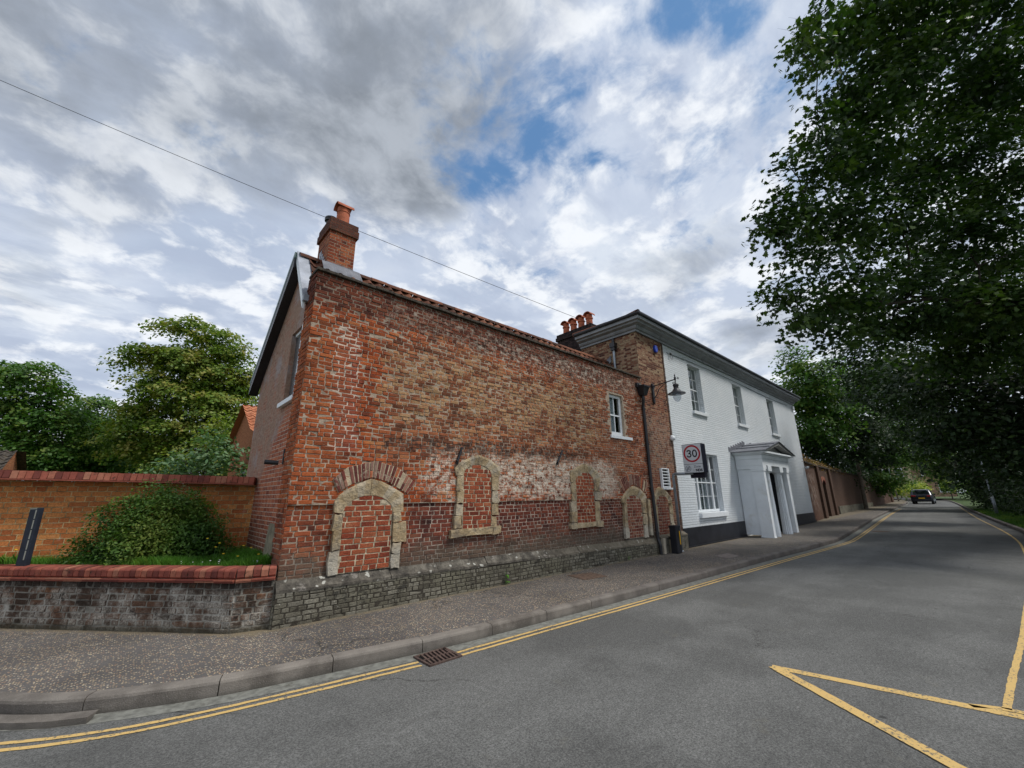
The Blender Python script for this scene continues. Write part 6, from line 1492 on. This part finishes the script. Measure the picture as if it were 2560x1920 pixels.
# crumpled can
mb = MB().lathe([(.028, 0), (.033, .01), (.033, .10), (.025, .115)], (1.33, 6.50, .80), 14, axis=Vector((.8, -.5, .12))); o = mb.build('drink_can', M_signwhite, None, origin=(1.35, 6.48, .8)); tag(o, 'white and yellow crumpled can lying in the grass by the gable corner', 'can')
MB().lathe([(.0335, .085), (.0335, .102)], (1.33, 6.50, .80), 14, axis=Vector((.8, -.5, .12))).build('yellow_end', M_yplastic, o)
# weathered board leaning by the corner
o = MB().ext([(1.50, 6.44, .70), (1.50, 6.83, .70), (1.535, 6.83, 1.24), (1.535, 6.80, 1.275), (1.535, 6.50, 1.275), (1.535, 6.44, 1.25)], (.02, 0, .0)).build('wooden_board', M_wood, None, origin=(1.5, 6.6, .72), bevel=.005); tag(o, 'weathered grey-green board leaning on the base of the gable', 'board')
# dark plastic marker post leaning to the right
MP = empty('marker_post', (-.95, 8.45, .76), 'dark blue leaning plastic post with a pale broken stripe in the raised bed', 'post')
Mx = Matrix.Translation((-.86, 8.43, .72)) @ Matrix.Rotation(R(-42), 4, 'Z') @ Matrix.Rotation(R(-1.5), 4, 'Y')
MB().box(-.062, .062, -.03, .03, 0, .80, Mx).build('post', M_darkplastic, MP, bevel=.006)
mb = MB()
for i in range(5): mb.box(.018, .033, -.0325, -.0305, .16+i*.126, .16+i*.126+.112, Mx)
mb.box(-.06, .03, -.0325, -.0305, .785, .797, Mx); mb.build('pale_stripe', plain('pale_plastic', (.28, .28, .24), .6), MP)
# weeds at the plinth foot
for (x, y, s_, lab) in ((5.14, 5.86, .22, 'bright green weed growing at the foot of the plinth below the arched windows'), (9.0, 5.84, .10, 'small yellowish weed at the foot of the plinth near the drainpipe')):
    P_, N_ = blob_leaves([((x, y, .12+s_*.5), s_*.28, .03, s_*.5, 1.)], 1.5, 5, (.1, 1.), .8, s_*.3, .015); t = empty('weed', (x, y, .12), lab, 'weed')
    leaf_mesh('leaves', P_, N_, s_*.30*rng.uniform(.6, 1.2, len(P_)), OVAL, L_grass, t); MB().tube([(x, y, .12), (x, y, .12+s_)], .003, 5).build('stem', M_stem, t)

# ------------------------------------------------------------------ far garden wall
GW = empty('garden_wall', (26.8, 6.1, .18), 'long tall red brick garden wall with an arched door beyond the white house', 'garden wall')
DX = (31.9, 32.9)
def ftop(x): return 3.22-.006*(x-27)
xs1 = sorted({26.75, 31, DX[0], DX[1], 36, 43, 53, 66, 72.5}); mb = MB()
for a, b_ in zip(xs1, xs1[1:]):
    ya, yb = wy(a), wy(b_); z0a, z0b = gz(a), gz(b_)
    if a == DX[0]:
        mb.poly([(a, ya, 2.38), (b_, yb, 2.38), (b_, yb, ftop(b_)), (a, ya, ftop(a))])
        mb.poly([(a, ya, z0a), (a, ya, 2.38), (a, ya+.35, 2.38), (a, ya+.35, z0a)]); mb.poly([(b_, yb, z0a), (b_, yb+.35, z0a), (b_, yb+.35, 2.38), (b_, yb, 2.38)])
    else: mb.poly([(a, ya, z0a), (b_, yb, z0b), (b_, yb, ftop(b_)), (a, ya, ftop(a))])
    mb.poly([(a, ya+.35, z0a), (b_, yb+.35, z0b), (b_, yb+.35, ftop(b_)), (a, ya+.35, ftop(a))]); mb.poly([(a, ya, ftop(a)), (b_, yb, ftop(b_)), (b_, yb+.35, ftop(b_)), (a, ya+.35, ftop(a))])
mb.poly([(72.5, wy(72.5), gz(72)), (72.5, wy(72.5)+.35, gz(72)), (72.5, wy(72.5)+.35, ftop(72)), (72.5, wy(72.5), ftop(72))])
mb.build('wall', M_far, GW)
for xx, w_ in ((30.2, .7), (34.3, .7), (70.5, 2.)): y_ = wy(xx)-.12; MB().ext([(xx, y_, gz(xx)), (xx+w_, y_+.05, gz(xx)), (xx+w_, y_+.3, gz(xx)), (xx, y_+.3, gz(xx))], (0, 0, ftop(xx)-gz(xx)-.02)).build('buttress', M_far, GW, bevel=.01)
mb = MB(); xx = 26.78
while xx < 72.3:
    y_, y2 = wy(xx), wy(xx+.98); mb.ext([(xx, y_-.1, ftop(xx)), (xx+.98, y2-.1, ftop(xx)), (xx+.98, y2+.4, ftop(xx)), (xx, y_+.4, ftop(xx))], (0, 0, .09)); xx += 1.0
mb.build('coping', M_cop, GW)
MB().ext([(DX[0]+.01, wy(DX[0])+.16, gz(30)+.05), (DX[1]-.01, wy(DX[1])+.16, gz(30)+.05), (DX[1]-.01, wy(DX[1])+.16, 2.37), (DX[0]+.01, wy(DX[0])+.16, 2.37)], (0, .05, 0)).build('door', M_black, GW)
am = MB(); ap = arch_pts(DX[0]-.01, DX[1]+.01, 2.14, 2.44, 10); xm = sum(DX)/2
for i in range(len(ap)-1): am.ext([(ap[i][0], wy(ap[i][0])-.025, ap[i][1]), (ap[i+1][0], wy(ap[i+1][0])-.025, ap[i+1][1]), (ap[i+1][0]+(ap[i+1][0]-xm)*.3, wy(ap[i+1][0])-.025, ap[i+1][1]+.22), (ap[i][0]+(ap[i][0]-xm)*.3, wy(ap[i][0])-.025, ap[i][1]+.22)], (0, .05, 0))
am.build('door_arch', M_vouss, GW)
mb = MB()
for a, b_ in ((36, 43), (43, 53)): mb.ext([(a, wy(a)-.07, 0), (b_, wy(b_)-.07, 0), (b_, wy(b_)-.002, 0), (a, wy(a)-.002, 0)], (0, 0, .75))
mb.build('plinth', M_plinth, GW)
bp_ = at(2187, 1229, 28); kx = 46.; o = MB().tube([(kx, wy(kx)-.35, gz(kx)), (kx-.1, wy(kx)-.45, 3.4), (kx-.9, wy(kx)-.75, 7.4)], [.15, .14, .11], 10).build('telegraph_pole', M_polewood, None, origin=(kx, wy(kx)-.35, gz(kx))); tag(o, 'leaning bare wooden pole standing against the garden wall under the trees', 'pole')
o = MB().tube([(75, 7.2, gz(75)), (74.8, 7.25, gz(75)+1.5)], .09, 8).build('wooden_post', M_polewood, None, origin=(75, 7.2, gz(75))); tag(o, 'short dark post past the far end of the garden wall', 'post')

# ------------------------------------------------------------------ lamp column on the right verge
LR = empty('lamp_column', (40.1, -.53, gz(40.1)+.1), 'slim grey lamp column on the right verge in front of the dark hedge', 'street lamp')
b0 = Vector((40.1, -.53, gz(40.1)+.1)); mb = MB().tube([b0, b0+Vector((0, 0, 1.1))], .075, 12); mb.tube([b0+Vector((0, 0, 1.1)), b0+Vector((0, 0, 1.2)), b0+Vector((0, 0, 5.2)), b0+Vector((0, .3, 5.4)), b0+Vector((0, .8, 5.45))], [.07, .045, .035, .03, .03], 10); mb.build('column', M_galv, LR, smooth=True)
MB().box(39.98, 40.22, .2, .75, b0.z+5.38, b0.z+5.5).build('lantern', M_galv, LR, bevel=.03); MB().lathe([(.082, 0), (.082, .12)], (40.1, -.53, b0.z+1.0), 12).build('reflective_band', M_signwhite, LR)

# ------------------------------------------------------------------ car driving away
def car():
    cx, cy, cz = 67.6, 4.42, gz(67.6); t = empty('car', (cx, cy, cz), 'dark grey family car seen from behind driving away down the road', 'car', rz=0); t.name = 'car'
    L_, W2 = 4.4, .91
    # side profile (x forward from rear bumper, z)
    prof_ = [(0, .34), (-.02, .50), (.02, .72), (.06, .98), (.20, 1.05), (.42, 1.42), (.62, 1.56), (1.3, 1.62), (2.2, 1.60), (2.6, 1.52), (3.2, 1.08), (4.1, .95), (4.35, .72), (4.38, .40), (4.2, .30), (.2, .28)]
    mb = MB(); sl = [(-1., .90), (-.96, .97), (-.80, 1.), (0, 1.012), (.80, 1.), (.96, .97), (1., .90)]; n_ = len(prof_)
    for w_, k in sl:
        for x, z in prof_:
            yy = w_*W2
            if z > 1.0: yy *= 1-(z-1.0)*.30
            if abs(w_) > .9: zz = z*k+.35*(1-k); x2 = x+(.05 if x < 1 else -.05)*(1 if abs(w_) == 1 else .3)
            else: zz = z; x2 = x
            mb.v.append((cx-.9+x2, cy+yy, cz+zz))
    for i in range(len(sl)-1):
        for j in range(n_): mb.f.append((i*n_+j, i*n_+(j+1) % n_, (i+1)*n_+(j+1) % n_, (i+1)*n_+j))
    mb.f += [tuple(range(n_)), tuple((len(sl)-1)*n_+j for j in range(n_))[::-1]]
    mb.build('body', M_carpaint, t, smooth=True)
    X0 = cx-.9
    mb = MB(); mb.poly([(X0+.185, cy-.70, cz+1.08), (X0+.185, cy+.70, cz+1.08), (X0+.40, cy+.58, cz+1.44), (X0+.40, cy-.58, cz+1.44)]); mb.build('rear_window', M_darkglass, t)
    for s_ in (-1, 1):
        mb = MB(); mb.poly([(X0+.60, cy+s_*.86, cz+1.06), (X0+3.0, cy+s_*.87, cz+1.08), (X0+2.45, cy+s_*.76, cz+1.47), (X0+.75, cy+s_*.76, cz+1.48)]); mb.build('side_window', M_darkglass, t)
        MB().box(X0-.035, X0+.10, cy+s_*.60-.14, cy+s_*.60+.24 if s_ > 0 else cy-.60+.14, cz+.82, cz+.97).build('tail_light', M_redp, t, bevel=.02)
        MB().box(X0+2.5, X0+2.62, cy+s_*.90, cy+s_*1.05, cz+.98, cz+1.12).build('wing_mirror', M_carpaint, t, bevel=.02)
        for xx in (.75, 3.5):
            wl = MB().lathe([(.30, -.11), (.335, -.09), (.335, .09), (.30, .11)], (X0+xx, cy+s_*.80, cz+.335), 24, axis=Vector((0, 1, 0))).build('wheel', M_rubber, t); MB().lathe([(.21, -.115), (.21, .115)], (X0+xx, cy+s_*.80, cz+.335), 16, axis=Vector((0, 1, 0))).build('rim', M_galv, wl)
    MB().box(X0-.045, X0-.02, cy-.26, cy+.26, cz+.60, cz+.71).build('number_plate', M_yplastic, t); mb = MB(); mb.poly([(X0+.62, cy-.62, cz+1.566), (X0+2.2, cy-.62, cz+1.615), (X0+2.2, cy+.62, cz+1.615), (X0+.62, cy+.62, cz+1.566)]); mb.build('roof_sky_sheen', M_signwhite, t); MB().box(X0+.35, X0+.62, cy-.50, cy+.50, cz+1.54, cz+1.575).build('roof_spoiler', M_signwhite, t, bevel=.01)  # white roof panel and spoiler: sky reflection put into the colour
    MB().box(X0-.05, X0+.2, cy-.80, cy+.80, cz+.30, cz+.50).build('bumper', M_black, t, bevel=.03)
    return t
car()

# ------------------------------------------------------------------ overhead wire
a = Vector((-5.5, 15.0, 0)); p0 = at(-260, 88, 9.0); p1 = Vector((12.57, 5.93, 6.13)); n_ = 40; mb = MB()
mb.tube([p0.lerp(p1, i/n_)-Vector((0, 0, .16*4*(i/n_)*(1-i/n_))) for i in range(n_+1)], .0065, 5); o = mb.build('overhead_wire', M_rubber, None, origin=p1); tag(o, 'thin black wire crossing the sky down to the white wall', 'cable')
mb = MB(); mb.lathe([(.03, 0), (.035, .03), (.02, .07)], (12.57, 5.93, 6.10), 10); mb.tube([(12.65+.07*math.cos(t), 5.95, 6.06+.09*math.sin(t)) for t in [i*.5 for i in range(14)]], .006, 5); mb.build('insulator', M_iron, o)

# ------------------------------------------------------------------ buildings in the distance
def roofed(name, label, x0, x1, y0, y1, z0, z1, zr, wallmat, roofmat, along='x'):
    t = empty(name, ((x0+x1)/2, (y0+y1)/2, z0), label, 'house'); mb = MB(); mb.box(x0, x1, y0, y1, z0, z1)
    if along == 'x':
        ym = (y0+y1)/2
        for xx in (x0, x1): mb.poly([(xx, y0, z1), (xx, y1, z1), (xx, ym, zr)])
    else:
        xm = (x0+x1)/2
        for yy in (y0, y1): mb.poly([(x0, yy, z1), (x1, yy, z1), (xm, yy, zr)])
    mb.build('wall', wallmat, t); rf_ = MB()
    if along == 'x':
        pantiles(rf_, x0-.2, x1+.2, (y0-.3, z1-.12), ((y0+y1)/2, zr+.03)); rf_.poly([(x0-.2, y1+.3, z1-.15), (x1+.2, y1+.3, z1-.15), (x1+.2, (y0+y1)/2, zr+.03), (x0-.2, (y0+y1)/2, zr+.03)])
    else:
        k = len(rf_.v); pantiles(rf_, y0-.2, y1+.2, (x0-.3, z1-.12), ((x0+x1)/2, zr+.03)); rf_.v = [(b_, a_, c_) for a_, b_, c_ in rf_.v]
        rf_.poly([(x1+.3, y0-.2, z1-.15), (x1+.3, y1+.2, z1-.15), ((x0+x1)/2, y1+.2, zr+.03), ((x0+x1)/2, y0-.2, zr+.03)])
    rf_.build('roof', roofmat, t); return t
random.seed(77)
t_ = roofed('outbuilding', 'orange brick house with a pantile roof seen beside the gable', 2.72, 7.5, 15.6, 19.6, 0, 3.85, 4.95, M_orange, M_ptile_o)
MB().box(2.71, 2.73, 16.2, 16.7, 2.2, 2.6).build('window', M_grayboard, t_)
roofed('shed', 'brick shed with a dark roof at the left edge above the wall', -6.5, -2.85, 18.8, 21, 0, 2.55, 3.1, M_orange, M_cop)
FH = empty('end_house', (88, 5, 1.3), 'pale brick house at the far end of the road behind hedges', 'house')
FB = plain('pale_brick', (.34, .22, .15), .9, var=.2, scale=3); FB2 = plain('buff_brick', (.42, .33, .22), .9, var=.2, scale=3)
MB().box(86, 96, 6.2, 12, 1, 6.6).build('wall', FB2, FH); MB().box(88, 96, 2.2, 6.2, 1, 5.9).build('side_wall', FB, FH)
MB().ext([(85.6, 6.0, 6.6), (85.6, 12.3, 6.6), (85.6, 9.1, 9.2)], (11, 0, 0)).build('roof', M_cop, FH); MB().ext([(87.7, 1.9, 5.9), (87.7, 6.3, 5.9), (87.7, 4.1, 7.6)], (8, 0, 0)).build('roof', M_cop, FH)
for y0, y1, z0, z1, xx in ((7.0, 7.9, 3.6, 5.2, 86), (8.4, 9.3, 3.6, 5.2, 86), (2.6, 3.4, 4.0, 5.2, 88), (2.5, 3.7, 1.6, 3.2, 88), (4.4, 5.2, 4.0, 5.2, 88)):
    f = MB().box(xx-.08, xx+.02, y0, y1, z0, z1).build('window', M_white, FH); MB().box(xx-.095, xx-.085, y0+.1, y1-.1, z0+.1, z1-.1).build('pane', M_darkglass, f)
shrub('end_hedge', 'bright yellow-green hedge across the far end of the road', 'hedge', [((76+i*.4, 9.4-i*1.1, 2.1), 1.1, .9, .9, 1.) for i in range(5)], (77, 7, 1.1), L_bright, .2, 4., sr=.25)
shrub('end_bush', 'rounded olive bush in front of the far house', 'bush', [((80, 5.4, 2.7), 1.6, 1.3, 1.2, 1.), ((80, 6.6, 2.5), 1.2, 1., 1.0, 1.)], (80, 5.6, 1.1), L_yel, .2, 2., sr=.3)
shrub('end_bush', 'small light green bush right of the car at the road end', 'bush', [((74, 2.2, 2.5), .8, .8, .8, 1.)], (74, 2.2, 1.0), L_bright, .2, 4., sr=.2)

# ------------------------------------------------------------------ render settings
SC.cycles.max_bounces = 8; SC.cycles.diffuse_bounces = 3; SC.cycles.transparent_max_bounces = 12
SC.cycles.use_adaptive_sampling = True
